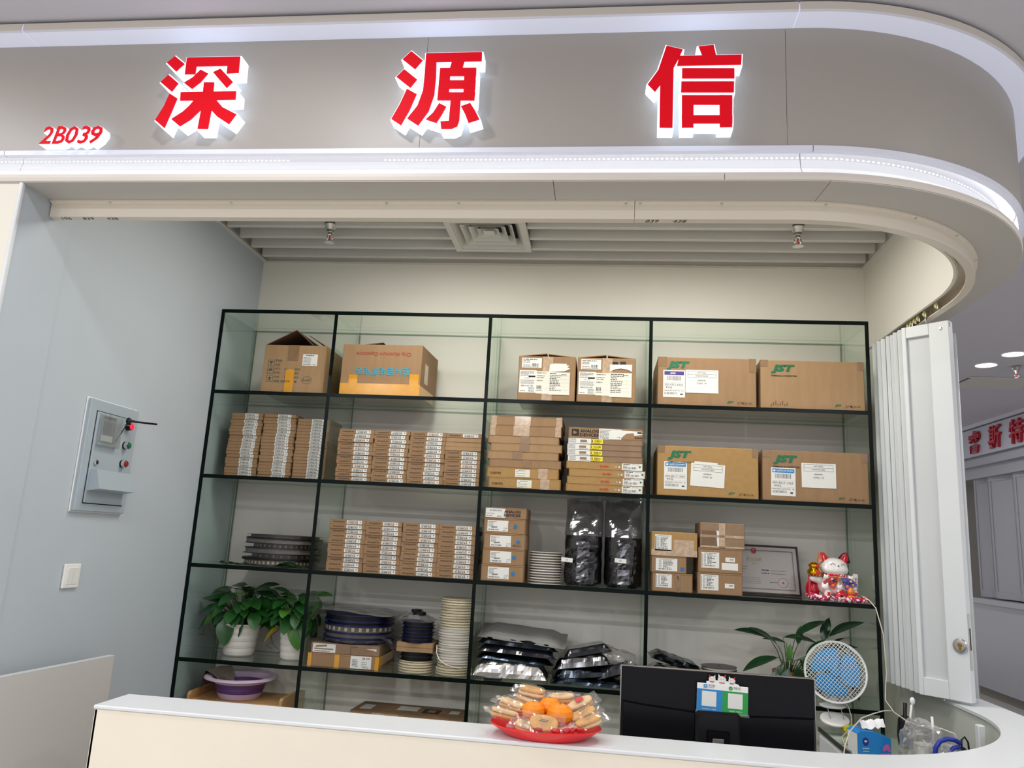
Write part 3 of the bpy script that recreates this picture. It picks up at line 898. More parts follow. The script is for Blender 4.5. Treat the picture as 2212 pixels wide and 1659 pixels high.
def marks1(mb):
    def icon(z, kind):
        mb.rect(.028, z, .036, .036, 'inkteal', 1); mb.rect(.0302, z + .0022, .0316, .0316, 'kraft2', 2)
        if kind == 0:
            mb.shape([(.035, z + .029), (.057, z + .029), (.052, z + .017), (.040, z + .017)], 'inkteal', 3); mb.rect(.0445, z + .010, .003, .008, 'inkteal', 3); mb.rect(.039, z + .007, .014, .003, 'inkteal', 3)
        elif kind == 1:
            mb.shape([(.033 + .013 * (1 - math.cos(PI * k / 10)), z + .018 + .013 * math.sin(PI * k / 10)) for k in range(11)], 'inkteal', 3); mb.rect(.045, z + .007, .0025, .013, 'inkteal', 3); mb.rect(.041, z + .006, .005, .0025, 'inkteal', 3)
        else:
            mb.shape([(.034, z + .018), (.046, z + .031), (.058, z + .018)], 'inkteal', 3); mb.rect(.041, z + .006, .010, .013, 'inkteal', 3)
    for z, k in ((.152, 0), (.108, 1), (.064, 2)): icon(z, k)
    for z, t, w in ((.178, 'TYPE:', .04), (.155, 'CLR:', .03), (.132, "Q'TY:", .036), (.110, 'N.W.:', .036), (.086, 'G.W.:', .036), (.062, 'SIZE: 420X30', .098)):
        mb.text(t, .070, z, 'inkteal', w=w, h=.013, bold=.012)
    for z, a, c in ((.132, '10', 'PCS'), (.110, '1', 'KG'), (.086, '1', 'KG')):
        mb.text(a, .136 - (.008 if len(a) > 1 else .004), z, 'inkteal', h=.012, bold=.01); mb.text(c, .190, z, 'inkteal', h=.012, bold=.01)
    mb.text('M', .193, .062, 'inkteal', h=.012, bold=.01)
    mb.disc(.262, .078, .030, 'inkteal', 1, 28, .021, .07); mb.text('RoHS', .262, .078, 'inkteal', h=.014, anchor='c', bold=.01)
printing(b1, marks1)
def lab1(mb, W, H):
    mb.words(W * .2, H * .86, W * .55, H * .06, 'ink', 1, 1)
    for k in range(5): mb.words(W * .06, H * (.66 - .11 * k), W * .5, H * .045, 'ink2', 1, k)
    mb.words(W * .06, H * .08, W * .55, H * .05, 'ink', 1, 9); mb.words(W * .7, H * .08, W * .2, H * .05, 'ink2', 1, 8)
sticker(b1, .226, .160, .086, .066, lab1)

b2 = open_box('open_carton', .722, .035, z1, .452, .35, .286, 'kraft', 'brown carton with upside-down red and cyan lettering and yellow tape, top shelf', 'cartons on the top shelf', -.035)
flap_(b2, [(.001, .05, .286), (.001, .345, .286), (.21, .345, .300), (.21, .05, .312)], 'kraft_in')
flap_(b2, [(.451, .345, .286), (.451, .02, .286), (.26, .06, .288), (.26, .345, .288)], 'kraft')
def marks2(mb):
    mb.text('Chip Aluminum Capacitors', .235, .236, 'inkrust', w=.31, h=.028, rot=PI, anchor='c', bold=.004)
    mb.text('贴片铝电解电容', .235, .135, 'cyan', w=.315, h=.046, rot=PI, anchor='c', bold=.018)
printing(b2, marks2)
for x, z, W, H in ((0, .004, .452, .062), (.048, .02, .05, .094), (.392, .004, .052, .118)): tape(b2, x, z, W, H, 'ytape', y=-.0008 - .0006 * (x > 0))
mb = MB(); mb.box(.4521, .4527, .0, .30, .004, .062, 'ytape'); mb.build('tape', b2)
mb = MB(); mb.box(.4521, .4527, .08, .15, .09, .20, 'ctape'); mb.build('tape', b2)

# two labelled shipping cartons
def ship_lab(seed):
    def a(mb, W, H):
        mb.words(W * .06, H * .80, W * .7, H * .10, 'ink2', 1, seed); mb.words(W * .06, H * .64, W * .35, H * .08, 'ink2', 1, 2); mb.words(W * .06, H * .5, W * .35, H * .08, 'ink2', 1, 4)
        mb.bars(W * .50, H * .18, W * .34, H * .27, 'ink', 1, seed); mb.words(W * .06, H * .22, W * .35, H * .07, 'ink2', 1, 5); mb.words(W * .06, H * .06, W * .8, H * .06, 'ink2', 1, 6)
    def b(mb, W, H):
        for k in range(4): mb.words(W * .06, H * (.92 - .06 * k), W * (.8 if k < 2 else .5), H * .03, 'ink2', 1, k + seed)
        mb.rect(W * .54, H * .69, W * .4, H * .07, 'ink', 1)
        mb.text('PCA_07', W * .32, H * .62, 'ink2', w=W * .34, h=H * .06)
        for k in range(4): mb.words(W * .08, H * (.54 - .05 * k), W * .8, H * .022, 'ink2', 1, k + 9)
        mb.bars(W * .12, H * .27, W * .72, H * .07, 'ink2', 1, 5)
        for k in range(4): mb.words(W * .55, H * (.2 - .05 * k), W * .35, H * .025, 'ink2', 1, k + 20)
        mb.bars(W * .08, H * .05, W * .3, H * .045, 'ink', 1, 6)
    def c(mb, W, H):
        for k, q in enumerate((.9, .77, .69, .56)): mb.bars(W * .06, H * q, W * (.6 - .07 * k), H * .045, 'ink', 1, k)
        mb.bars(W * .05, H * .2, W * .33, H * .16, 'ink', 1, seed + 3); mb.text('A3M99441' if seed == 1 else 'A3M99440', W * .02, H * .12, 'ink', w=W * .42, h=H * .045, it=.2)
        for k in range(3): mb.rect(W * (.5 + .1 * k), H * (.26 + .02 * k), W * .26, H * .015, 'pinkp', 1, -.7)
    def d(mb, W, H):
        rr = random.Random(seed)
        for k in range(11):
            z = H * (.92 - .075 * k)
            mb.words(W * .05, z, W * rr.uniform(.25, .6), H * .035, 'ink' if k % 3 == 0 else 'ink2', 1, k)
            if k % 2: mb.rect(W * .03, z - H * .02, W * .94, H * .004, 'ink2', 1)
        mb.words(W * .6, H * .88, W * .25, H * .03, 'ink', 1, 33)
    return a, b, c, d
for k, (x, lab) in enumerate(((1.704, 'label-covered shipping carton on the top shelf, left of its pair'), (2.020, 'label-covered shipping carton on the top shelf, right of its pair, lid ajar'))):
    o = carton(x, .03, z1, .306, .30, .244, 'kraft', lab, 'cartons on the top shelf', b=.004, flap=False)
    flap_(o, [(.0, .002, .2442), (.0, .295, .2442), (.15, .295, .262), (.15, .002, .262)], 'kraft')
    flap_(o, [(.306, .295, .2442), (.306, .002, .2442), (.158, .002, .260), (.158, .295, .260)], 'kraft')
    a, b, c, d = ship_lab(k + 1)
    sticker(o, .018, .180, .106, .054, a); sticker(o, .008, .044, .09, .122, b)
    tape(o, .13, .0, .055, .243, 'ctape')
    sticker(o, .097, .040, .08, .122, c, m='paper2', y=-.0016)
    if k == 0:
        sticker(o, .165, .036, .112, .122, d, m='paper2', y=-.0022)
        mb = MB(); mb.shape([(.165, .158), (.168, .2), (.19, .206), (.26, .206), (.255, .198), (.275, .196), (.262, .187), (.278, .18), (.25, .165)], 'paper', 4); q = mb.build('torn_label', o, (0, -.001, 0))
    else:
        sticker(o, .170, .034, .116, .13, d, m='paper2', y=-.0022)
        mb = MB(); mb.shape([(.170, .17), (.170, .208), (.286, .21), (.286, .172), (.262, .183), (.228, .188), (.20, .184)], 'paper', 4); q = mb.build('torn_label', o, (0, -.001, 0))
        printing(o, lambda mb: mb.rect(.183, .206, .03, .018, 'ink', 1), 'black_mark'); printing(o, lambda mb: mb.rect(.224, .208, .03, .018, 'ink', 1), 'black_mark')

# four large printed cartons
def big_print(o, w, h, sub):
    printing(o, lambda mb: mb.text('JST', .045 if sub is None else .052, h - .068 if not sub else h - .07, 'jst', w=.118, h=.047, bold=.06, it=.22))
    if sub: printing(o, lambda mb: mb.text('TERMINALS & CONNECTORS', .05, h - .086, 'ink', w=.13, h=.0085, bold=.02))
    printing(o, lambda mb: mb.text('JST', w - .148, .018, 'jst', w=.034, h=.013, bold=.05, it=.22))
    printing(o, lambda mb: mb.text('J.S.T. Mfg. Co., Ltd.', w - .096, .014, 'inkbrown', w=.072, h=.014, bold=.006))
def air_label(head, num, code, sub, logo):
    def f(mb, W, H):
        mb.rect(W * .05, H * .82, W * .9, H * .14, head, 1)
        mb.text(logo, W * (.30 if logo == 'ANA' else .22), H * .85, 'paper', w=W * (.26 if logo == 'ANA' else .42), h=H * .075, bold=.03 if logo == 'ANA' else 0, it=.3)
        if logo != 'ANA':
            mb.disc(W * .13, H * .89, W * .05, 'paper', 2); mb.words(W * .66, H * .88, W * .24, H * .03, 'paper', 2, 3)
        mb.bars(W * .17, H * .62, W * .64, H * .16, 'ink2', 1, 4)
        mb.rect(W * .05, H * .535, W * .9, H * .004, 'ink2', 1)
        mb.text(num, W * .06, H * .43, 'ink2', w=W * .84, h=H * .07)
        mb.rect(W * .05, H * .41, W * .9, H * .004, 'ink2', 1)
        mb.text(code, W * .14, H * .325, 'ink', w=W * .26, h=H * .065); mb.rect(W * .05, H * .30, W * .9, H * .004, 'ink2', 1)
        mb.text(sub, W * .04, H * .22, 'ink2', w=W * .9, h=H * .05)
        mb.bars(W * .06, H * .1, W * .58, H * .09, 'ink2', 1, 8); mb.words(W * .78, H * .09, W * .14, H * .05, 'ink', 1, 3)
    return f
def dest_label(no):
    def f(mb, W, H):
        for z in (.80, .665):
            x0, x1, q0, q1 = W * .07, W * .92, H * z, H * (z + .135)
            for r in ((x0, q0, x1 - x0, .0012), (x0, q1, x1 - x0, .0012), (x0, q0, .0012, q1 - q0), (x1, q0, .0012, q1 - q0)): mb.rect(*r, 'ink', 1)
        mb.text('OHT (SHA)', W * .49, H * .868, 'ink', h=H * .07, anchor='c'); mb.text('OKAMOTO JPN', W * .49, H * .732, 'ink', h=H * .07, anchor='c')
        mb.text('SHANGHAI', W * .49, H * .55, 'ink', h=H * .055, w=W * .24, anchor='c'); mb.text(no, W * .49, H * .42, 'ink', h=H * .07, anchor='c')
    return f
JB = ((2.440, .022, z1, .500, .256, 'kraft', 0, 'large carton with green lettering and a purple-headed label, top shelf', None),
      (2.962, .022, z1, .510, .254, 'kraft2', 0, 'large carton with green lettering and no paper labels, top shelf', 1),
      (2.445, .022, z2, .500, .254, 'kraft3', -.01, 'large carton with green lettering and a torn tilted label, second shelf', 1),
      (2.966, .022, z2, .508, .252, 'kraft', -.004, 'large carton with green lettering at the right end of the second shelf', 1))
for k, (x, y, z, W, H, m, rz, lab, sub) in enumerate(JB):
    o = carton(x, y, z, W, .37, H, m, lab, 'large cartons with green lettering', rz, .003, False)
    big_print(o, W, H, sub)
    for (tx, tw, th) in ((0.0, .045, .05), (W - .036, .036, .07)) if k < 1 else ((0.0, .036, .035), (W - .03, .03, .045)):
        tape(o, tx, H - th, tw, th, 'ptape', top=.04)
    if k == 0:
        sticker(o, .028, .042, .112, .144, air_label('purple', '205-9312 6456', 'PVG', 'NNR-8026 6632 PVG  210', 'ANA')); sticker(o, .142, .068, .167, .122, dest_label('C/NO. 19'), y=-.0014)
    if k == 2:
        sticker(o, .034, .034, .114, .140, air_label('blue', '999-8517 1424', 'PVG', 'NNR-8027 1676 PVG   76', 'NIPPON')); sticker(o, .164, .056, .168, .116, dest_label('C/NO. 20'), y=-.0014, tilt=.045)
        mb = MB(); mb.shape([(.184, .168), (.30, .162), (.300, .174), (.186, .180)], 'paper', 3); mb.build('torn_label', o)
    if k == 3:
        sticker(o, .040, .026, .118, .140, air_label('blue', '999-8517 1424', 'PVG', 'NNR-8027 1676 PVG   76', 'NIPPON'), tilt=.01); sticker(o, .188, .072, .165, .122, dest_label('C/NO. 15'), y=-.0014)
    if k == 1: printing(o, lambda mb: [mb.rect(.05 + .011 * q, .014 + .002 * (q % 3), .003, .010 + .006 * ((q * 7) % 3), 'seam', 1) for q in range(8)], 'scuff_marks')

# flat cartons, second shelf, third bay
hs = [.0545, .0545, .042, .0415, .042, .041, .055, .0505]
xo = [.012, 0, .01, -.004, .012, -.005, .004, .008]
z = z2
wh = ('bottom', 'second from bottom', 'third from bottom', 'fourth from bottom', 'fourth from top', 'third from top', 'second from top', 'top')
for k in range(8):
    m = ('kraft3', 'kraft3', 'kraft', 'kraft2', 'kraft2', 'kraft2', 'kraft', 'kraft')[k]
    extra = 'with printed code and small label' if k < 2 else 'with crinkled clear tape' if k > 5 else 'with brown tape band'
    o = carton(1.566 + xo[k], .03, z, .376, .34, hs[k] - .0006, m, f'{wh[k]} flat carton {extra}, left pile, second shelf', 'flat cartons piled in the middle bay', b=.002, flap=True)
    H = hs[k]
    if k < 2:
        printing(o, lambda mb: mb.text('7CBB79P2', .018, H * .3, 'inkbrown', w=.058, h=.012, bold=.008))
        def lb(mb, W, Hh):
            mb.words(W * .2, Hh * .8, W * .5, Hh * .07, 'ink2', 1, 2); mb.words(W * .08, Hh * .62, W * .1, Hh * .1, 'ink2', 1, 3); mb.words(W * .1, Hh * .42, W * .6, Hh * .06, 'ink2', 1, 4); mb.bars(W * .08, Hh * .12, W * .6, Hh * .09, 'ink2', 1, 3)
        sticker(o, .150, H * .12, .077, H * .72, lb, m='paper2'); tape(o, .27, 0, .05, H - .001, 'ctape', top=.05)
    elif k > 5:
        tape(o, .125, 0, .085, H - .001, 'ctape', top=.1); tape(o, .0, 0, .03, H - .001, 'ctape', top=.05); tape(o, .345, 0, .031, H - .001, 'ctape', top=.05)
    else: tape(o, .135 + .02 * (k % 3), 0, .05, H - .001, 'ptape', top=.05)
    z += hs[k]

z = z2
for k in range(4):
    o = carton(1.983 + (.0, .004, .012, -.002)[k], .026, z, .392, .34, .0386, 'kraft3', f'{("bottom", "second from bottom", "third from bottom", "fourth from bottom")[k]} golden flat box with red seal stamp, second shelf', 'flat boxes with red seal stamps', b=.002)
    printing(o, lambda mb: mb.text('QA SEAL', .172, .011, 'inkred', w=.046, h=.0125, bold=.025)); printing(o, lambda mb: mb.disc(.255, .017, .0045, 'dotpale', 1), 'dot'); printing(o, lambda mb: mb.disc(.271, .0165, .0046, 'paper', 1), 'dot')
    def lq(mb, W, H):
        mb.words(W * .06, H * .82, W * .36, H * .1, 'ink', 1, 2); mb.words(W * .5, H * .85, W * .35, H * .05, 'ink2', 1, 4)
        for q in range(3): mb.words(W * .06, H * (.66 - .12 * q), W * .2, H * .05, 'ink2', 1, q + 6)
        mb.bars(W * .06, H * .22, W * .64, H * .3, 'ink2', 1, 2); mb.words(W * .06, H * .08, W * .4, H * .05, 'ink2', 1, 7)
        mb.disc(W * .88, H * .55, H * .15, 'jst', 1)
    sticker(o, .285, .0015, .103, .035, lq)
    z += .039
for k in range(4):
    o = carton(1.984 + (.002, -.002, -.003, .001)[k], .028, z, .385, .33, .0298, 'kraft4', f'{("fourth", "third", "second", "top")[k]} brown flat box down with shipping label and yellow barcode, second shelf' if k < 3 else 'top brown flat box with shipping label and yellow barcode, second shelf', 'flat boxes with yellow barcodes', b=.002)
    def ly_(mb, W, H):
        mb.rect(W * .34, H * .1, W * .16, H * .8, 'ink2', 1) if False else None
        for q in range(4): mb.words(W * .04, H * (.8 - .2 * q), W * .3, H * .09, 'ink2', 1, q + k)
        mb.rect(W * .52, H * .3, W * .3, H * .45, 'kraft4', 1); mb.words(W * .52, H * .1, W * .42, H * .1, 'ink2', 1, k)
    sticker(o, .002, .001, .117, .028, ly_)
    def lz(mb, W, H):
        mb.bars(W * .25, H * .3, W * .65, H * .5, 'ink', 1, k); mb.words(W * .15, H * .08, W * .6, H * .12, 'ink', 1, k); mb.rect(W * .05, H * .2, W * .07, H * .6, 'ink', 1)
    sticker(o, .122, .004, .058, .023, lz, m='yellow')
    z += .0302
o = carton(1.986, .028, z, .385, .33, .056, 'kraft', 'brown box with black lettering and torn white label, on the yellow barcode pile', None, .01, b=.002)
def ad(mb, x, z_, s, cut=False):
    if not cut:
        mb.rect(x, z_, .038 * s, .036 * s, 'ink', 1); mb.shape([(x + .009 * s, z_ + .008 * s), (x + .030 * s, z_ + .018 * s), (x + .009 * s, z_ + .028 * s)], 'kraft', 2)
    mb.text('ANALOG', x + .043 * s, z_ + .02 * s, 'ink', w=.098 * s, h=.0165 * s, bold=.03); mb.text('DEVICES', x + .043 * s, z_ - .001 * s, 'ink', w=.098 * s, h=.0165 * s, bold=.03)
printing(o, lambda mb: (ad(mb, .016, .011, 1), mb.text('ANALOG', .34, .008, 'ink', w=.04, h=.009, bold=.03), mb.rect(.355, .034, .022, .009, 'ink', 1)))
def lad(mb, W, H):
    for q in range(6): mb.words(W * .04, H * (.84 - .13 * q), W * (.4 if q else .5), H * .06, 'ink2', 1, q)
    mb.bars(W * .04, H * .06, W * .4, H * .08, 'ink', 1, 3); mb.disc(W * .84, H * .25, W * .03, 'ink2', 1, 12, None, .3); mb.disc(W * .92, H * .25, W * .03, 'ink2', 1, 12)
sticker(o, .157, -.001, .116, .055, lad, tilt=.02)
mb = MB(); mb.shape([(.273, .008), (.273, .048), (.382, .045), (.375, .036), (.384, .03), (.34, .022), (.335, .036), (.30, .032), (.285, .02)], 'paper', 2); mb.build('torn_label', o)

# column of five boxes, third shelf
hh = [.081, .079, .078, .076, .056]
z = z3
for k in range(5):
    nmk = ('bottom', 'fourth', 'third', 'second', 'top')[k]
    o = carton(1.570 + (-.003, .0, .002, -.001, .002)[k], .028, z, .214 if k else .218, .24, hh[k] - .0006, 'kraft', f'{nmk} box of the five-box column on the third shelf, ' + ('with black lettering' if k == 4 else 'with white label and blue dot'), 'boxes in the five-box column', b=.002)
    H = hh[k]
    def lc(mb, W, Hh):
        for q in range(5): mb.words(W * .05, Hh * (.84 - .11 * q), W * (.4 if q == 0 else .24), Hh * .05, 'ink2', 1, q + k)
        mb.rect(W * .2, Hh * .3, W * .28, Hh * .1, 'ink2', 1, .08); mb.bars(W * .05, Hh * .08, W * .5, Hh * .13, 'ink', 1, k)
        mb.disc(W * .82, Hh * .3, W * .035, 'ink2', 1, 12, None, .3); mb.disc(W * .92, Hh * .3, W * .035, 'ink', 1, 12, None, .4); mb.words(W * .76, Hh * .08, W * .14, Hh * .05, 'ink2', 1, 2)
    if k < 4:
        sticker(o, (.036, .04, .033, .018)[k], H * .14, .108, H * .72, lc)
        printing(o, lambda mb: mb.disc((.166, .163, .178, .164)[k], H * .5, .0105, 'dotblue', 1), 'blue_dot')
        if k == 2: printing(o, lambda mb: mb.text('44 pcs', .150, .012, 'ink', w=.045, h=.014, it=.3), 'handwriting')
        if k == 3: printing(o, lambda mb: mb.disc(.143, H * .55, .019, 'ink2', 1, 24, .020, .05), 'handwriting')
    else:
        printing(o, lambda mb: ad(mb, .060, .012, .88, True))
        def lt(mb, W, Hh):
            mb.bars(W * .2, Hh * .68, W * .6, Hh * .17, 'ink2', 1, 3); mb.words(W * .05, Hh * .4, W * .4, Hh * .06, 'ink2', 1, 3); mb.words(W * .05, Hh * .15, W * .3, Hh * .08, 'ink2', 1, 4); mb.words(W * .6, Hh * .12, W * .2, Hh * .08, 'ink', 1, 4)
        sticker(o, .002, .004, .103, .047, lt)
    z += hh[k]

# six small cartons, third shelf, right bay
def small_lab(seed, strip=True):
    def f(mb, W, H):
        rr = random.Random(seed)
        mb.bars(W * .03, H * .06, W * .05, H * .85, 'ink', 1, seed, W * .025) if strip else None
        mb.words(W * .16, H * .91, W * .7, H * .035, 'ink2', 1, seed)
        for q in range(8): mb.words(W * .14, H * (.82 - .08 * q), W * .12, H * .035, 'ink2', 1, q); mb.words(W * .34, H * (.82 - .08 * q), W * rr.uniform(.2, .5), H * .045, 'ink' if q in (2, 3, 6) else 'ink2', 1, q + 3)
        mb.bars(W * .14, H * .1, W * .62, H * .1, 'ink', 1, seed + 1)
    return f
SB = ((2.428, z3, .196, .090, 'kraft', 'bottom carton of the left three-box column, with vertical tape band, third shelf'),
      (2.422, None, .172, .083, 'kraft', 'middle carton of the left three-box column, with blue dot, third shelf'),
      (2.420, None, .226, .118, 'kraft3', 'top golden taped carton of the left three-box column, third shelf'),
      (2.648, z3, .214, .104, 'kraft', 'bottom carton of the right three-box column, third shelf'),
      (2.651, None, .212, .121, 'kraft', 'middle carton of the right three-box column, with blank white label, third shelf'),
      (2.660, None, .214, .122, 'kraft4', 'top worn carton with corrugated patch, right three-box column, third shelf'))
for k, (x, zz, W, H, m, lab) in enumerate(SB):
    if zz is not None: z = zz
    o = carton(x, .012, z, W, .24 if k != 5 else .25, H - .0008, m, lab, 'small cartons in two columns', -.012 if k > 2 else 0, .003, k not in (2, 5))
    if k == 0:
        sticker(o, .017, .020, .078, .064, small_lab(3)); tape(o, .112, 0, .026, H - .002, 'ptape', top=.05)
        printing(o, lambda mb: (mb.text('JST', .131, .060, 'ink', w=.02, h=.01, rot=-PI / 2 + PI, bold=.03, it=.2), mb.disc(.125, .014, .006, 'seam', 1, 14, None, .2)), loc=(0, -.0014, 0))
    if k == 1: sticker(o, .022, .010, .105, .060, small_lab(5, False)); printing(o, lambda mb: mb.disc(.151, .022, .0105, 'dotblue', 1), 'blue_dot')
    if k == 2: sticker(o, .018, .024, .082, .078, small_lab(6)); tape(o, .001, .0, .224, .03, 'ytape' if 0 else 'ctape'); tape(o, .11, .03, .1, .05, 'ctape')
    if k == 3: sticker(o, .014, .020, .086, .074, small_lab(7)); sticker(o, .13, .034, .045, .022, lambda mb, W, Hh: [mb.words(W * .45, Hh * (.6 - .25 * q), W * .4, Hh * .12, 'ink2', 1, q) for q in range(2)])
    if k == 4: sticker(o, .014, .022, .086, .076, small_lab(8)); sticker(o, .13, .055, .046, .022, lambda mb, W, Hh: [mb.words(W * .45, Hh * (.6 - .25 * q), W * .4, Hh * .12, 'ink2', 1, q) for q in range(2)]); sticker(o, .112, .016, .078, .034, lambda mb, W, Hh: None)
    if k == 5:
        mb = MB()
        for q in range(18): mb.box(.006 + q * .0042, .0082 + q * .0042, -.0015, 0, .012, .082, 'kraft4'); mb.box(.0082 + q * .0042, .0102 + q * .0042, -.0006, 0, .012, .082, 'kraft_in')
        mb.build('corrugated_patch', o); mb = MB(); mb.shape([(.082, .008), (.094, .008), (.094, .082), (.076, .084)], 'paper', 2); mb.build('torn_label', o)
        tape(o, .09, 0, .03, H - .002, 'ctape', top=.1); tape(o, 0, .05, .21, .012, 'ctape'); tape(o, 0, 0, .212, .008, 'ctape')
    z += H

# lower shelf: two flat boxes under the bagged reels; long box at the bottom
z4 = ZS[4] + TH + .0005
o = carton(.700, .03, z4, .372, .34, .064, 'kraft', 'brown flat box bound with yellow tape, fourth shelf, under another box', 'flat boxes under the blue reels', .02, .002)
tape(o, .0, 0, .02, .063, 'ytape', top=.02); tape(o, .140, 0, .026, .063, 'ytape', top=.3); tape(o, .352, 0, .02, .063, 'ytape', top=.02)
mb = MB(); mb.box(.3722, .3728, 0, .3, .02, .0645, 'ytape'); mb.build('tape', o)
def lh(mb, W, H):
    for q in range(3): mb.words(W * .08, H * (.68 - .2 * q), W * .25, H * .05, 'ink2', 1, q); mb.bars(W * .08, H * (.56 - .2 * q), W * .28, H * .07, 'ink', 1, q); mb.bars(W * .54, H * (.5 - .15 * q), W * .25, H * .06, 'ink2', 1, q + 5)
    mb.disc(W * .63, H * .82, W * .06, 'ink', 1, 16, None, .35); mb.rect(W * .6, H * .8, W * .06, H * .04, 'ink', 1); mb.words(W * .74, H * .84, W * .2, H * .05, 'ink2', 1, 3); mb.words(W * .74, H * .77, W * .2, H * .05, 'ink2', 1, 4); mb.words(W * .6, H * .08, W * .3, H * .06, 'ink2', 1, 7)
sticker(o, .225, .003, .108, .060, lh)
o = carton(.708, .04, z4 + .0648, .360, .32, .050, 'kraft4', 'grey-brown flat box with torn paper label, directly under the blue reels', 'flat boxes under the blue reels', .015, .002, False)
mb = MB(); mb.box(.01, .13, -.0006, 0, .004, .046, 'paper'); mb.rect(.018, .018, .10, .006, 'kraft4', 2); mb.rect(.025, .028, .06, .008, 'kraft4', 2, .1); mb.words(.02, .008, .08, .004, 'ink2', 2, 3); mb.build('torn_label', o)
printing(o, lambda mb: (mb.rect(.21, .002, .0015, .036, 'seam', 1), mb.rect(.21, .038, .04, .0015, 'seam', 1), mb.shape([(.29, .034), (.345, .036), (.345, .024), (.33, .028)], 'paper', 1)), 'creases')
o = carton(.905, .165, ZS[5] + TH + .0005, .60, .25, .24, 'kraft', 'long brown carton with black marks lying on the bottom shelf', None, -.03, .006)
for q in ((.03, .09, .06, .17, .2412, .2416, 'paper'), (.22, .33, .10, .2, .2412, .2416, 'paper2'), (.50, .55, .11, .18, .2412, .2416, 'paper2')):
    mb = MB(); mb.box(*q); mb.build('label', o)
mb = MB(); mb.box(.36, .45, .08, .18, .2412, .2415, 'ink'); mb.box(.385, .425, .10, .16, .2416, .2418, 'kraft'); mb.build('black_mark', o)
mb = MB(); mb.box(.03, .05, -.001, 0, .17, .225, 'ink'); mb.build('black_mark', o)
mb = MB(); mb.box(.37, .46, -.001, 0, .212, .222, 'ink'); mb.box(.36, .37, -.001, 0, .14, .222, 'ink'); mb.build('black_mark', o)
tape(o, .12, .0, .14, .238, 'ctape', top=.2)

# ------------------------------------------------------------------ component reels
def reel_proto(name, r, h, m, hub=.3, tape_r=.9, tm='reel_tape', n=40, fl=.0016, pockets=0):
    """two thin flanges (parts) with the wound tape between them; base at z=0"""
    root = empty(name, (0, 0, 0))
    for z0 in (0, h - fl):
        mb = MB(); mb.lathe([(.008, z0), (r, z0), (r, z0 + fl), (.008, z0 + fl), (.008, z0)], m, n); mb.build('flange', root)
    mb = MB(); mb.lathe([(r * tape_r, fl), (r * tape_r, h - fl)], tm, n)
    if pockets:
        for k in range(pockets):
            t = PI + .2 + (PI - .4) * k / (pockets - 1)
            mb.x = Matrix.Rotation(t, 4, 'Z')
            q = h * .26
            mb.box(r * tape_r, r * tape_r + .0008, -q * .8, q * .8, h / 2 - q, h / 2 + q, 'reel_tapew')
    mb.build('wound_tape', root)
    return root
def drop(o):
    for c in list(o.children): drop(c)
    bpy.data.objects.remove(o)
def reel_pile(proto, x, y, z, n, h, where, group, jit=.003, tilt=0, word='reel', colour=''):
    for k in range(n):
        o = copy_tree(proto)
        o.location = (x + rnd.uniform(-jit, jit), y + rnd.uniform(-jit, jit), z + k * h)
        o.rotation_euler = (rnd.uniform(-tilt, tilt), rnd.uniform(-tilt, tilt), rnd.uniform(0, 6))
        tag(o, f'{ORD[n - 1 - k]} {colour} {word} from the top, {where}', 'reel', group)

# black reels on foil, third shelf left bay
fb = MB()
nx_, ny_ = 36, 22
vs, fs = [], []
for j in range(ny_ + 1):
    for i in range(nx_ + 1):
        u, v = i / nx_, j / ny_
        X = .165 + .50 * u + .012 * noise.noise((v * 4, 2, 0)); Y = .006 + .39 * v + .006 * noise.noise((u * 5, 7, 1))
        e = max(abs(u - .5), abs(v - .5)) * 2
        up = max(0, 1 - v / .13) * (.6 + .4 * math.sin(u * 9))
        zz = .0015 + abs(noise.noise((u * 11, v * 7, 3))) * .035 * up + .012 * up + .030 * up * max(0, 1 - abs(u - .72) / .2)
        vs.append((X, Y, zz + z3))
for j in range(ny_):
    for i in range(nx_):
        a = j * (nx_ + 1) + i
        fs.append((a, a + 1, a + nx_ + 2, a + nx_ + 1))
fb.add(vs, fs, 'foil', False)
tag(fb.build('foil_bag'), 'crumpled silver foil bag lying under the black reels on the third shelf', 'bag')
spec = ((.027, .205, .93, 22), (.006, .208, .80, 0), (.024, .209, .76, 12), (.027, .207, .96, 0), (.024, .204, .78, 16), (.022, .207, .98, 0), (.005, .206, .85, 0), (.016, .205, .9, 0))
z = z3 + .0075
offs = (-.01, -.008, 0, .004, .01, .012, .014, .016)
for k, (h, r, tr, pk) in enumerate(spec):
    p = reel_proto('component_reel', r, h, 'reel_black', tape_r=tr, pockets=pk, n=56)
    p.location = (.425 + offs[k] * .5, .218 + .003 * (k % 2), z); p.rotation_euler = (0, .004 * (k % 3 - 1), 0)
    tag(p, f'{ORD[7 - k]} wide black component reel from the top, pile on silver foil, third shelf', 'reel', 'wide black reels on the third shelf')
    z += h + .0012

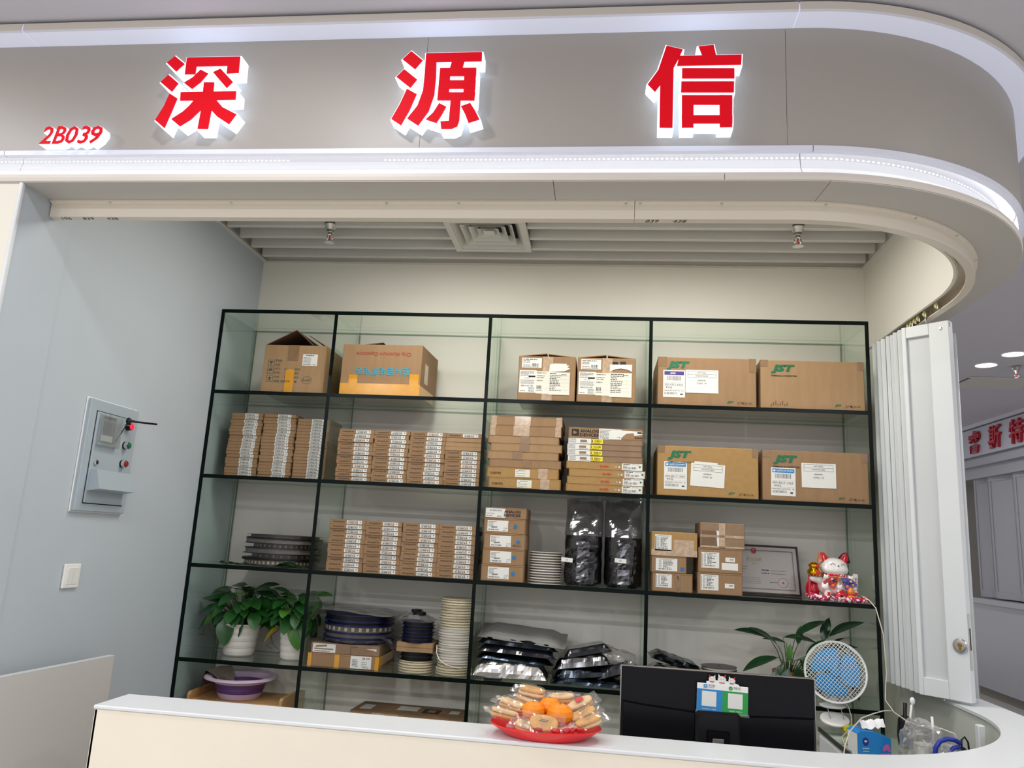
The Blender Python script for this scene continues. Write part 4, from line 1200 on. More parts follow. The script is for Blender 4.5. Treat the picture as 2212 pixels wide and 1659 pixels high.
hw = .0131
pw = reel_proto('component_reel', .0875, hw - .0006, 'reel_white', tape_r=.93, tm='reel_tape', fl=.0022)
reel_pile(pw, 1.888, .125, z3, 12, hw, 'short stack beside five-box column, third shelf', 'white reels on the third shelf', .002, .004, 'reel', 'white'); drop(pw)
hc = .01325
pc = reel_proto('component_reel', .0885, hc - .0006, 'reel_cream', tape_r=.9, tm='reel_tapew', fl=.003)
pc2 = reel_proto('component_reel', .0885, hc - .0006, 'reel_white', tape_r=.9, tm='reel_white', fl=.003)
for k in range(28):
    o = copy_tree(pc if k < 4 or k > 16 else pc2)
    o.location = (1.437 + rnd.uniform(-.0035, .0035), .150 + rnd.uniform(-.0035, .0035), z4 + k * hc)
    o.rotation_euler = (rnd.uniform(-.008, .008), rnd.uniform(-.008, .008), rnd.uniform(0, 6))
    tag(o, f'{ORD[27 - k]} {"cream" if k < 4 or k > 16 else "white"} reel from the top, tall cream and white stack, fourth shelf', 'reel', 'reels in the tall stack')
drop(pc2)
reel_pile(pc, 1.238, .150, z4, 4, hc, 'short stack of cream reels, fourth shelf', 'cream reels under the black reels', .002, .004, 'reel', 'cream'); drop(pc)
z = z4 + 4 * hc
pk_ = reel_proto('component_reel', .0865, .0212, 'reel_black', tape_r=.92, tm='black')
reel_pile(pk_, 1.238, .150, z, 2, .0215, 'on the short cream reel stack, fourth shelf', 'black reels in the short stack', .001, 0, 'reel', 'black'); z += .043
for k in range(2):
    o = carton(1.148, .07, z, .188, .19, .0225, 'kraft2', f'{("lower", "upper")[k]} of two small flat brown boxes between black and blue reels', 'small boxes inside the reel stack', .03, .0015); z += .023
pb = reel_proto('component_reel', .0865, .0165, 'reel_blue', tape_r=.9, tm='black')
reel_pile(pb, 1.238, .150, z, 6, .0168, 'blue stack above two small boxes, fourth shelf', 'blue reels in the short stack', .003, .006, 'reel', 'blue'); z += 6 * .0168
drop(pb); drop(pk_)
mb = MB(); mb.tube([(1.352, .10, 1.01), (1.356, .083, .975), (1.375, .066, .945), (1.41, .058, .925), (1.45, .06, .914), (1.49, .07, .910)], .003, 'reel_white', 6); tag(mb.build('loose_tape_end'), 'loose white carrier tape curling across the tall cream reel stack', 'tape')

# ------------------------------------------------------------------ film bags
def noisev(p, f): return noise.noise((p[0] * f, p[1] * f, p[2] * f))
def crease(p, f, sd):
    q = (p[0] * f + sd, p[1] * f, p[2] * f)
    return 1 - 2 * abs(noise.noise(q))
def pillow(w, d, h, m, seed=0, amp=.008, f=18, nu=44, nv=20, ex=.35, pinch=0, smooth=False, bend=0):
    """closed crumpled pad: base near z=0"""
    mb = MB(); vs, fs = [], []
    def sp(c, e): return math.copysign(abs(c) ** e, c)
    for j in range(nv + 1):
        p = -PI / 2 + PI * j / nv
        for i in range(nu):
            t = 2 * PI * i / nu
            cx, sx = sp(math.cos(t), ex), sp(math.sin(t), ex)
            cz, sz = sp(math.cos(p), .55), sp(math.sin(p), .55)
            x, y, z = w / 2 * cx * cz, d / 2 * sx * cz, h / 2 * sz
            if pinch: z *= 1 - pinch * (abs(x) / (w / 2)) ** 3
            k = crease((x, y, z * 1.5), f, seed) * amp + noisev((x + seed, y, z), f * 2.3) * amp * .5
            n = V((cx * cz / w, sx * cz / d, sz / h)).normalized()
            x += n.x * k; y += n.y * k; z += n.z * k + bend * (x / w) ** 2
            vs.append((x, y, max(z + h / 2, .0006)))
    for j in range(nv):
        for i in range(nu):
            fs.append((j * nu + i, j * nu + (i + 1) % nu, (j + 1) * nu + (i + 1) % nu, (j + 1) * nu + i))
    mb.add(vs, fs, m, smooth)
    return mb
def pad(w, d, h, m, seed=0, amp=.006, f=14, nu=30, nv=18, lip=.03):
    """a filled flat bag: thin sealed rim, crumpled faceted skin pushed out along its normals, flat underside"""
    mb = MB(); vs, fs = [], []
    def prof(t):
        e = min(t, 1 - t)
        return min(1, max(0, (e - lip) / .12)) ** .5
    def base(u, v):
        x = w * (u - .5) * (1 + .02 * noise.noise((v * 4 + seed, u, 1))); y = d * (v - .5) * (1 + .04 * noise.noise((u * 4, seed, v)))
        t = prof(u) * prof(v)
        return V((x, y, .003 * (1 - t) * h / .03 + .0016 + h * t * .9)), t
    wp = lambda k: .5 - .5 * math.cos(PI * k) if lip < .02 else k      # denser rows near the steep rim
    for side in (0, 1):
        for j in range(nv + 1):
            for i in range(nu + 1):
                u, v = wp(i / nu), wp(j / nv)
                p, t = base(u, v)
                if side == 0:
                    vs.append((p.x, p.y, .0006 + .003 * (1 - t) * h / .03)); continue
                e = .012
                a = base(min(1, u + e), v)[0] - base(max(0, u - e), v)[0]; b = base(u, min(1, v + e))[0] - base(u, max(0, v - e))[0]
                n = a.cross(b)
                n = n.normalized() if n.length > 1e-9 else V((0, 0, 1))
                q = (p.x * f + seed, p.y * f, p.z * f * 1.6)
                cr = (noise.voronoi(q)[0][0] - .5) * amp * 1.3 + amp * .5 * noise.noise((q[0] * 2, q[1] * 2, q[2] * 2))
                p = p + n * cr * (.25 + .75 * t)
                vs.append((p.x, p.y, max(p.z, .0014)))
    n1 = (nu + 1) * (nv + 1)
    for j in range(nv):
        for i in range(nu):
            a = j * (nu + 1) + i
            fs.append((a, a + nu + 1, a + nu + 2, a + 1)); a += n1
            fs.append((a, a + 1, a + nu + 2, a + nu + 1))
    def edge(a, b): fs.append((a, b, b + n1, a + n1))
    for i in range(nu): edge(i, i + 1); edge(nv * (nu + 1) + i + 1, nv * (nu + 1) + i)
    for j in range(nv): edge((j + 1) * (nu + 1), j * (nu + 1)); edge(j * (nu + 1) + nu, (j + 1) * (nu + 1) + nu)
    mb.add(vs, fs, m, False)
    return mb
def sheet(w, d, m, seed=0, amp=.006, f=14, nu=30, nv=14, zfn=None, smooth=False):
    mb = MB(); vs, fs = [], []
    for j in range(nv + 1):
        for i in range(nu + 1):
            u, v = i / nu, j / nv
            x, y = w * (u - .5), d * (v - .5)
            vs.append((x, y, (zfn(u, v) if zfn else 0) + crease((x, y, 0), f, seed) * amp))
    for j in range(nv):
        for i in range(nu):
            a = j * (nu + 1) + i
            fs.append((a, a + 1, a + nu + 2, a + nu + 1))
    mb.add(vs, fs, m, smooth)
    return mb

# blue reels inside an antistatic bag on the two flat boxes
zb = z4 + .1157
rb = ((.021, .1), (.026, 0), (.036, 14), (.020, 0), (.030, 0))
z = zb + .004
for k, (h, pk) in enumerate(rb):
    p = reel_proto('component_reel', .186, h, 'reel_blue', tape_r=.955 if k != 3 else .9, tm='black' if k in (3, 4) else 'reel_tape', pockets=int(pk) if pk > 1 else 0, n=56, fl=.004)
    p.location = (.899, .226, z)
    tag(p, f'{ORD[4 - k]} wide blue component reel from the top, inside the clear grey bag', 'reel', 'wide blue reels in the bag'); z += h + .001
bg = empty('antistatic_bag', (.899, .226, zb)); tag(bg, 'clear grey antistatic bag around the wide blue reels on the fourth shelf', 'bag')
mb = sheet(.425, .40, 'greyfilm', 4, .006, 9, 40, 24, lambda u, v: .148 + .012 * math.sin(u * 3 + 1) - .5 * max(0, abs(u - .5) - .42) * (u < .5) + .03 * max(0, u - .85) - .0, True); mb.build('top_sheet', bg)
mb = sheet(.425, .40, 'antistatic', 9, .005, 22, 44, 26, lambda u, v: .004 + .05 * max(0, .12 - v) * 0 + (.014 * abs(math.sin(u * 17)) * max(0, 1 - v / .25)), False); mb.build('bottom_sheet', bg)
mb = MB()
vs, fs = [], []
for j in range(9):
    for i in range(9):
        u, v = i / 8, j / 8
        vs.append((.165 + .10 * u, -.16 + .05 * v, .035 - .13 * u * u * (1 - v * .4) + .010 * noise.noise((u * 6, v * 6, 2))))
for j in range(8):
    for i in range(8): fs.append((j * 9 + i, j * 9 + i + 1, (j + 1) * 9 + i + 1, (j + 1) * 9 + i))
mb.add(vs, fs, 'antistatic', False); mb.build('hanging_corner', bg)

# clear film over the short reel stack
zt = z4 + 4 * hc + .043 + .046 + 6 * .0168
cf = empty('film_bag', (1.238, .150, zt)); tag(cf, 'crumpled clear film bag on the short blue reel stack', 'bag')
mb = sheet(.17, .18, 'greyfilm', 2, .010, 20, 26, 22, lambda u, v: .012 + .02 * (1 - 2 * abs(u - .5)) * v + .015 * math.sin(u * 5), False); mb.build('film', cf)
mb = MB(); mb.lathe([(.02, .03), (.034, .03), (.034, .046), (.02, .046)], 'black', 20); mb.build('core', cf)
mb = MB(); mb.x = Matrix.Translation((-.03, .06, .018)); mb.lathe([(.014, .02), (.028, .02), (.028, .034), (.014, .034)], 'black', 20); mb.build('core', cf)

# two standing bags, third shelf
def standing_bag(x, y, z, w, d, h, fill, seed, label, hot):
    r = empty('antistatic_bag', (x, y, z)); tag(r, label, 'bag', 'standing bags of black reels')
    def skin(v0, v1, nv, nu, m, nm_, amp, f):
        mb = MB(); vs, fs = [], []
        for j in range(nv + 1):
            zz = h * (v0 + (v1 - v0) * j / nv)
            over = max(0, (zz - fill) / (h - fill))
            k = max(.04, 1 - over) ** .8
            base = min(1, .88 + zz / h * 4)
            for i in range(nu):
                t = 2 * PI * i / nu
                c, s_ = math.cos(t), math.sin(t)
                X = w / 2 * math.copysign(abs(c) ** .8, c) * base; Y = d / 2 * math.copysign(abs(s_) ** .75, s_) * base * k + .04 * over
                q = (noise.voronoi((X * f + seed, Y * f * .6, zz * f))[0][0] - .5) * amp + noise.noise((X * f * 1.8 + seed, Y, zz * f * 1.8)) * amp * .6
                vs.append((min(max(X + c * q * .4, -w / 2 - .003), w / 2 + .003), Y + s_ * q, max(zz, .001)))
        for j in range(nv):
            for i in range(nu): fs.append((j * nu + i, j * nu + (i + 1) % nu, (j + 1) * nu + (i + 1) % nu, (j + 1) * nu + i))
        mb.add(vs, fs, m, False); mb.build(nm_, r)
    skin(0, fill / h, 22, 40, 'bagblack', 'filled_film', .017 * hot, 12)
    skin(fill / h, 1, 16, 40, 'antistatic', 'empty_film_top', .020, 9)
    return r
pk_ = reel_proto('component_reel', .080, .0235, 'reel_black', tape_r=.9, tm='black', n=28)
for bx, hot, seed, lab, lz in ((2.082, 1.0, 3, 'standing dark antistatic bag with crumpled front, third shelf, beside the white reels', .095), (2.286, .75, 8, 'standing dark antistatic bag with centred white tag, third shelf, beside the small cartons', .105)):
    r = standing_bag(bx, .135, z3, .192, .205, .444, .25, seed, lab, hot)
    for k in range(9):
        o = copy_tree(pk_); o.location = (bx, .150, z3 + .004 + k * .0242)
        tag(o, f'{ORD[8 - k]} black reel from the top, inside the standing bag beside the {"white reels" if hot == 1 else "small cartons"}', 'reel', 'black reels inside the standing bags')
    mb = MB(); mb.box(0, .058, -.001, 0, 0, .021, 'paper'); mb.text('15', .024, .006, 'ink', h=.009, ly=3); q = mb.build('tag', r, ((-.108 if hot == 1 else -.045), -.118, lz + .022)); q.rotation_euler = (0, .06, -.1 if hot == 1 else 0)
    mb = MB(); vs, fs = [], []
    for j in range(15):
        for i in range(4):
            u, v = i / 3, j / 14
            a = (.5 - abs(u - .5)) * .012
            vs.append((-.03 + .06 * u + .012 * noise.noise((v * 5, seed, 0)), -.108 - a - .010 * noise.noise((u * 2, v * 7, seed)), .02 + .2 * v))
    for j in range(14):
        for i in range(3): fs.append((j * 4 + i, j * 4 + i + 1, (j + 1) * 4 + i + 1, (j + 1) * 4 + i))
    mb.add(vs, fs, 'foilmid', False); mb.build('shiny_fold', r)
drop(pk_)

# heap of flat bags, fourth shelf third bay
def bag(x, y, z, w, d, h, m, seed, label, rz=0, tilt=(0, 0), amp=.006, f=16, **kw):
    mb = pad(w, d, h, m, seed, amp, f, **kw)
    o = mb.build('component_bag', None, (x, y, z)); o.rotation_euler = (tilt[0], tilt[1], rz)
    return tag(o, label, 'bag', 'bags of parts heaped on the fourth shelf')
bag(1.738, .19, z4, .37, .27, .094, 'foil', 2, 'shiny silver foil bag at the bottom of the heap, fourth shelf', -.01, (0, 0), .013, 11, lip=.0)
bag(1.752, .20, z4 + .082, .40, .27, .040, 'foilblue', 5, 'bluish silver bag lying directly on the shiny foil bag', .0, (0, .045), .008, 16)
bag(1.764, .20, z4 + .116, .42, .27, .042, 'bagdark', 9, 'dark crumpled bag, second from the top of the foil heap', .0, (0, .05), .008, 15)
bag(1.762, .205, z4 + .152, .42, .26, .040, 'foildark', 12, 'dark bag just under the grey top bag of the heap', .02, (0, .055), .006, 12)
bag(1.785, .215, z4 + .196, .45, .24, .030, 'bagmatte', 14, 'flat matte grey bag on top of the heap, fourth shelf', .0, (.20, .075), .004, 8, lip=.05)
bag(2.14, .16, z4, .40, .25, .032, 'foilblue', 21, 'flat bluish bag lowest in the dark pile behind the monitor corner', .0, (0, 0), .006)
bag(2.11, .20, z4 + .030, .34, .25, .052, 'foildark', 25, 'dark shiny bag on the flat bluish bag, fourth shelf', .1, (0, -.10), .010, 12)
bag(2.10, .20, z4 + .074, .30, .22, .060, 'foilmid', 28, 'creased bag with bright folds, fourth shelf, above two others', -.05, (0, -.16), .014, 10)
bag(2.115, .23, z4 + .132, .25, .20, .046, 'bagdark', 31, 'dark smooth rounded bag topping the middle pile, fourth shelf', .1, (0, -.20), .004, 9)
bag(2.275, .17, z4 + .046, .19, .22, .06, 'bagdark', 34, 'dark bag tilted against the divider, fourth shelf', -.3, (0, -.35), .010, 14)
zb_ = empty('zip_bag', (2.275, .20, z4 + .125)); zb_.rotation_euler = (.25, .24, 0); tag(zb_, 'clear zip bag with a red seal line, leaning on dark bags', 'bag')
mb = pad(.18, .13, .030, 'zipfilm', 3, .012, 20, lip=.0); mb.build('film', zb_)
mb = MB(); mb.box(-.082, .082, .050, .053, .018, .021, 'inkred'); mb.build('zip_line', zb_)
mb = MB(); mb.box(0, .085, 0, .045, 0, .013, 'black', .002); o = mb.build('black_block', None, (1.615, .014, z4), -.06); tag(o, 'small black plastic block at the front edge of the fourth shelf', 'block')
bag(2.552, .20, z4, .27, .27, .034, 'bagdark', 41, 'lowest dark bag in the right bay pile, fourth shelf', 0, (0, 0), .006)
bag(2.552, .20, z4 + .030, .27, .27, .034, 'foildark', 43, 'middle dark bag in the right bay pile, fourth shelf', .05, (0, .02), .006)
bag(2.552, .20, z4 + .064, .27, .27, .038, 'bagdark', 45, 'third dark bag up in the right bay pile, fourth shelf', -.04, (0, .10), .008)
bag(2.558, .20, z4 + .112, .27, .24, .040, 'foildark', 47, 'crinkled dark bag sloping down on top of the right bay pile', .03, (0, .27), .009, 17)
pk_ = reel_proto('component_reel', .088, .0145, 'reel_black', tape_r=.9, tm='reel_white', n=36, fl=.002)
reel_pile(pk_, 2.775, .18, z4, 8, .0155, 'pile in front of the leafy plant, fourth shelf', 'black reels behind the monitor', .004, .01, 'reel', 'black'); drop(pk_)

# ------------------------------------------------------------------ plants
def leaf_mesh(name, L, W, m, heart=True, fold=.18, droop=.25, n=10):
    mb = MB(); vs, fs = [], []
    for j in range(n + 1):
        t = j / n
        if heart: hwid = W / 2 * (math.sin(PI * min(1, t * .82 + .18)) ** .75) * (1 if t < .98 else .15)
        else: hwid = W / 2 * math.sin(PI * t) ** .8
        if j == n: hwid = .0004
        y = L * t
        z = -droop * L * t * t
        back = -.10 * L if (heart and j == 0) else 0
        for q in (-1, -.5, 0, .5, 1):
            vs.append((hwid * q, y + back * abs(q), z + fold * hwid * abs(q) - .25 * hwid * q * q * fold))
    for j in range(n):
        for i in range(4): fs.append((j * 5 + i, j * 5 + i + 1, (j + 1) * 5 + i + 1, (j + 1) * 5 + i))
    mb.add(vs, fs, m, True)
    me = mb.mesh(name)
    return me
LM = {c: leaf_mesh('leaf', .125, .085, c) for c in ('leaf', 'leafl', 'leafy')}
LR = {'leafd': leaf_mesh('leaf', .165, .066, 'leafd', False, .22, .3), 'leaf': leaf_mesh('leaf', .13, .05, 'leaf', False, .22, .25)}
def orient(d, up):
    d = V(d).normalized(); u = V(up); x = d.cross(u)
    if x.length < 1e-4: x = V((1, 0, 0))
    x.normalize(); u = x.cross(d)
    return Matrix((x, d, u)).transposed()
def plant(name, loc, label, leaves, stems_from, pot_fn, meshes, sc=1.0, stem_m='stem'):
    r = empty(name, loc); tag(r, label, 'plant')
    pot_fn(r)
    st = MB()
    for (p, d, c, s) in leaves:
        o = link('leaf', meshes[c], r)
        R = orient(d, (0, -.35, 1))
        o.matrix_local = Matrix.Translation(p) @ R.to_4x4() @ Matrix.Scale(s * sc, 4)
        a = V(stems_from) + V((p[0] * .18, p[1] * .18, 0)); b = V(p)
        mid = (a + b) / 2 + V((0, 0, .025))
        st.tube([a, mid, b], [.003, .0025, .0018], stem_m, 5, False)
    tag(st.build('stems', r), kind='stuff')
    return r
def white_pot(rt, rb, h):
    def f(r):
        mb = MB(); pr = [(rb * .92, 0), (rb, .006)]
        for k in range(4):
            z0 = h * (.06 + .21 * k); rr_ = rb + (rt - rb) * (z0 / h)
            pr += [(rr_ * 1.0, z0), (rr_ * 1.035, z0 + h * .08), (rr_ * 1.02, z0 + h * .19)]
        pr += [(rt, h * .93), (rt * 1.04, h * .96), (rt * 1.04, h), (rt * .95, h), (rt * .93, h * .86)]
        mb.lathe(pr, 'pot', 36); mb.lathe([(.0005, 0), (rb * .92, 0)], 'pot', 36)
        mb.build('pot', r)
        mb = MB(); mb.lathe([(.0005, h * .875), (rt * .5, h * .885), (rt * .935, h * .86)], 'soil', 24); mb.build('soil', r)
    return f
def pothos(seed, n, R, H, xr, lim):
    rr = random.Random(seed); out = []
    for k in range(n):
        t = 2 * PI * (k * .381966) + rr.uniform(-.3, .3)
        q = (k + .5) / n
        el = 1.35 - 1.7 * q + rr.uniform(-.15, .15)
        rad = R * (.35 + .65 * math.cos(max(-.2, el)) ) * rr.uniform(.75, 1.05)
        p = (max(xr[0], min(xr[1], rad * math.cos(t))), max(-.10, min(.17, rad * math.sin(t) * .8)), H + .105 * math.sin(el) + rr.uniform(-.015, .02))
        d = (math.cos(t) + rr.uniform(-.4, .4), math.sin(t) * .7 - .35 + rr.uniform(-.3, .3), .35 - 1.25 * q + rr.uniform(-.3, .3))
        c = 'leafl' if rr.random() < .16 else 'leaf'
        dn = V(d).normalized() * .12
        if p[0] + dn.x > lim[1] or p[0] + dn.x < lim[0]: d = (d[0] * .15, d[1], d[2])
        if p[2] + dn.z > .40: d = (d[0], d[1], -.1)
        if p[1] + dn.y > .20: d = (d[0], -abs(d[1]) * .3, d[2])
        out.append((p, d, c, rr.uniform(.52, .92)))
    return out
lv = pothos(3, 62, .155, .235, (-.15, .16), (-.235, .25))
lv += [((-.05, -.085, .19), (.15, -.4, -1), 'leaf', 1.1), ((.03, -.08, .2), (-.25, -.2, -1), 'leaf', .9), ((-.15, -.03, .2), (-.8, -.2, -.6), 'leaf', .9), ((-.12, -.02, .27), (-.9, -.1, .3), 'leaf', .9)]
p1 = plant('potted_pothos', (.247, .205, z4), 'bushy pothos in a white pot near the left wall, fourth shelf', lv, (0, 0, .14), white_pot(.100, .078, .165), LM)
lv = pothos(8, 52, .13, .225, (-.12, .075), (-.2, .108))
lv += [((.03, -.08, .20), (.3, -.3, -1), 'leafl', 1.15), ((-.085, -.06, .155), (-.75, -.1, -.65), 'leafy', .8), ((-.01, -.09, .235), (-.1, -.4, .5), 'leafl', .5), ((-.09, -.04, .25), (-.8, -.2, .4), 'leaf', 1.0)]
p2 = plant('potted_pothos', (.553, .205, z4), 'pothos with a yellowing leaf in a white pot beside the divider, fourth shelf', lv, (0, 0, .13), white_pot(.080, .066, .155), LM)
for p, a in ((p1, ((-.09, -.06, .17), (-.15, -.07, .15), (-.19, -.06, .11), (-.17, -.07, .10), (-.21, -.05, .095))), (p2, ((-.07, -.05, .15), (-.11, -.06, .12), (-.10, -.07, .08), (-.13, -.07, .07), (-.09, -.08, .055)))):
    mb = MB(); mb.tube(a, .0018, 'root', 5); mb.tube([a[1], (a[1][0] + .02, a[1][1], a[1][2] - .05), (a[1][0] + .05, a[1][1], a[1][2] - .07)], .0015, 'root', 5); mb.build('trailing_root', p)
def terra_pot(r):
    mb = MB(); mb.lathe([(.0005, 0), (.052, 0), (.066, .098), (.074, .10), (.076, .125), (.068, .125), (.064, .105)], 'terra', 32); mb.build('pot', r)
    mb = MB(); mb.lathe([(.0005, .108), (.065, .106)], 'soil', 24); mb.build('soil', r)
lv = [((-.09, -.03, .27), (-.85, -.1, .42), 'leafd', 1.05), ((-.06, -.06, .19), (-.9, -.2, -.12), 'leafd', 1.1), ((-.07, -.08, .135), (-.35, -.3, -1), 'leafd', .9), ((-.02, -.10, .15), (-.3, -.3, -1), 'leafd', .95), ((.02, -.09, .16), (.15, -.3, -1), 'leafd', 1.0), ((.04, -.06, .19), (.5, -.4, -.6), 'leafd', 1.2), ((-.02, .0, .28), (.7, -.1, .12), 'leafd', .95), ((.0, .02, .25), (-.7, -.1, .3), 'leafd', .7), ((.05, 0, .25), (.1, -.1, 1), 'leaf', .7), ((.08, -.02, .2), (.5, -.2, .75), 'leaf', .95), ((.15, .0, .22), (.9, -.1, .45), 'leafd', 1.1), ((.17, .0, .27), (.2, 0, 1), 'leafd', .75), ((.22, -.02, .27), (.95, -.1, .25), 'leaf', 1.05), ((.24, -.04, .22), (.8, -.2, -.6), 'leafd', .95), ((.22, -.06, .17), (.7, -.2, -.8), 'leafd', 1.0), ((.16, -.06, .15), (.4, -.2, -1), 'leafd', .9), ((0, -.02, .17), (.05, -.2, 1), 'leafl', .7), ((-.05, -.02, .24), (-.6, -.2, .6), 'leafd', 1.0), ((.03, -.03, .29), (.5, -.1, .5), 'leafd', 1.0), ((-.03, -.07, .17), (-.5, -.3, -.8), 'leafd', 1.1), ((.10, -.06, .21), (.6, -.3, -.3), 'leaf', 1.1), ((.19, -.03, .30), (.7, -.1, .6), 'leafd', 1.1), ((.25, -.06, .24), (.7, -.3, -.4), 'leafd', 1.2), ((.26, -.05, .19), (.5, -.2, -.9), 'leafd', 1.1)]
lv = [(p, (d[0] * .12, d[1] - .3, d[2]) if p[0] + V(d).normalized().x * .165 * s_ > .35 else d, c, s_) for p, d, c, s_ in lv]
LR['leafl'] = leaf_mesh('leaf', .12, .045, 'leafl', False, .2, .15)
plant('potted_plant', (3.110, .185, z4), 'plant with long dark leaves in a terracotta pot behind the desk fan', lv, (0, 0, .11), terra_pot, LR)

# ------------------------------------------------------------------ basin on a bamboo stool, bottom shelf
z5 = ZS[5] + TH + .0005
st = empty('bamboo_stool', (.315, .20, z5)); tag(st, 'low bamboo stool with raised side boards under the purple basin', 'stool')
mb = MB(); mb.box(-.235, .245, -.13, .17, .238, .253, 'bamboo', .003); mb.build('seat', st)
for sx in (-.253, .246):
    mb = MB(); pr = [(-.14, 0), (-.14, .275), (-.125, .288), (.12, .29), (.18, .275), (.18, 0)]
    mb.add([(sx, a, b) for a, b in pr] + [(sx + .016, a, b) for a, b in pr], [tuple(range(6)), tuple(range(11, 5, -1))] + [(i, (i + 1) % 6, 6 + (i + 1) % 6, 6 + i) for i in range(6)], 'bamboo', False); mb.build('side_board', st, fixn=True)
zs_ = z5 + .2535
ba = empty('wash_basin', (.282, .20, zs_)); tag(ba, 'pale pink wash basin with purple folding wall on the bamboo stool', 'basin')
mb = MB(); mb.lathe([(.0005, .003), (.105, .003), (.118, .03), (.115, .03), (.104, .001), (.0005, .0)], 'basin', 48); mb.build('bottom_shell', ba)
mb = MB(); mb.lathe([(.1165, .03), (.124, .05), (.123, .053), (.135, .078), (.132, .078), (.119, .052), (.114, .03)], 'basin2', 48); mb.build('folding_wall', ba)
mb = MB(); mb.lathe([(.133, .078), (.150, .104), (.176, .112), (.187, .108), (.190, .100), (.186, .098), (.176, .104), (.153, .098), (.136, .078)], 'basin', 48); mb.build('rim', ba)
mb = MB(); vs, fs = [], []
for j in range(15):
    for i in range(9):
        u, v = i / 8, j / 14
        t = PI * (.74 + .40 * u)
        if v < .55:
            q = v / .55; r = .10 + .085 * q; zz = .048 + .080 * q ** .5
        else:
            q = (v - .55) / .45; r = .185 + .012 * math.sin(q * PI * .5); zz = .128 - .09 * q
        vs.append((r * math.cos(t), r * math.sin(t), zz + .007 + .003 * noise.noise((u * 7, v * 7, 1))))
for j in range(14):
    for i in range(8): fs.append((j * 9 + i, j * 9 + i + 1, (j + 1) * 9 + i + 1, (j + 1) * 9 + i))
mb.add(vs, fs, 'cloth', True); o = mb.build('floor_cloth', None, (.282, .20, zs_)); tag(o, 'grey cleaning cloth hung over the rim of the purple basin', 'cloth')

# ------------------------------------------------------------------ framed certificate
ce = empty('framed_certificate', (2.752, .285, z3 + .001)); tag(ce, 'maroon framed certificate with red seal leaning behind the small cartons', 'certificate'); ce.rotation_euler = (-.30, 0, 0)
W_, H_ = .455, .262
for q in ((0, W_, 0, .009), (0, W_, H_ - .009, H_), (0, .009, .009, H_ - .009), (W_ - .009, W_, .009, H_ - .009)):
    mb = MB(); mb.box(q[0], q[1], -.012, .004, q[2], q[3], 'mahog', .002); mb.build('frame', ce)
mb = MB(); mb.box(.009, W_ - .009, -.003, .0, .009, H_ - .009, 'cert')
B = .026
for q in ((B, B, W_ - 2 * B, .006), (B, H_ - B - .006, W_ - 2 * B, .006), (B, B, .006, H_ - 2 * B), (W_ - B - .006, B, .006, H_ - 2 * B)): mb.rect(*q, 'certb', 8)
mb.disc(.2275, H_ - B - .004, .015, 'inkred', 9, 20); mb.rect(.217, H_ - B - .021, .021, .008, 'inkred', 9)
mb.disc(.2275, H_ - B - .0, .005, 'goldink', 10, 5)
mb.text('营业执照', .2275, H_ - .078, 'goldink', h=.020, anchor='c', ly=8, bold=.01); mb.text('副 本', .2275, H_ - .100, 'ink2', h=.008, anchor='c', ly=8)
mb.words(.075, H_ - .066, .055, .004, 'ink2', 8, 2); mb.words(.075, H_ - .076, .045, .003, 'ink2', 8, 3)
for k in range(3): mb.rect(.13, .142 - .014 * k, .006, .004, 'ink', 8); mb.words(.142, .142 - .014 * k, .05 - .008 * k, .003, 'ink2', 8, k)
for k in range(2): mb.words(.262, .126 - .016 * k, .04, .005, 'ink', 8, k); mb.words(.31, .126 - .016 * k, .075, .003, 'ink2', 8, k + 4)
for k in range(4): mb.words(.085, .086 - .010 * k, .17, .002, 'certb', 8, k)
mb.disc(.368, .066, .026, 'inkred', 8, 28, None, .07); mb.disc(.368, .066, .006, 'inkred', 8, 5); mb.words(.30, .064, .04, .004, 'ink', 8, 9)
mb.build('certificate_sheet', ce)
mb = MB(); mb.box(.009, W_ - .009, -.0085, -.0078, .009, H_ - .009, 'clear'); mb.build('glazing', ce)

# ------------------------------------------------------------------ lucky cat figurine
ca = empty('lucky_cat', (3.315, .135, z3)); tag(ca, 'white porcelain lucky cat with gold ingot on a red cushion', 'figurine')
def fuse(name, balls, m, parent, vox=.004, cap=None):
    mb = MB()
    for c, r in balls: mb.ball(c, r, m, 20, 14)
    me = mb.mesh(name)
    o = bpy.data.objects.new(name, me); COL.objects.link(o)
    md_ = o.modifiers.new('r', 'REMESH'); md_.mode = 'VOXEL'; md_.voxel_size = vox
    sm_ = o.modifiers.new('s', 'SMOOTH'); sm_.iterations = 8; sm_.factor = .6
    dg = bpy.context.evaluated_depsgraph_get()
    m2 = bpy.data.meshes.new_from_object(o.evaluated_get(dg))
    bpy.data.objects.remove(o)
    m2.polygons.foreach_set('use_smooth', [True] * len(m2.polygons))
    m2.materials.clear(); m2.materials.append(M[m])
    return link(name, m2, parent)
HC = (.012, 0, .163)
fuse('body', [((.0, 0, .072), (.072, .058, .055)), ((.012, 0, .105), (.052, .046, .04)), (HC, (.066, .054, .047)), ((.012, -.012, .150), (.068, .046, .034)),
     ((-.07, -.02, .098), (.03, .02, .018)), ((-.092, -.026, .104), (.022, .018, .018)), ((-.05, -.015, .09), (.03, .025, .02)), ((.02, -.03, .055), (.045, .03, .03))], 'porcelain', ca)
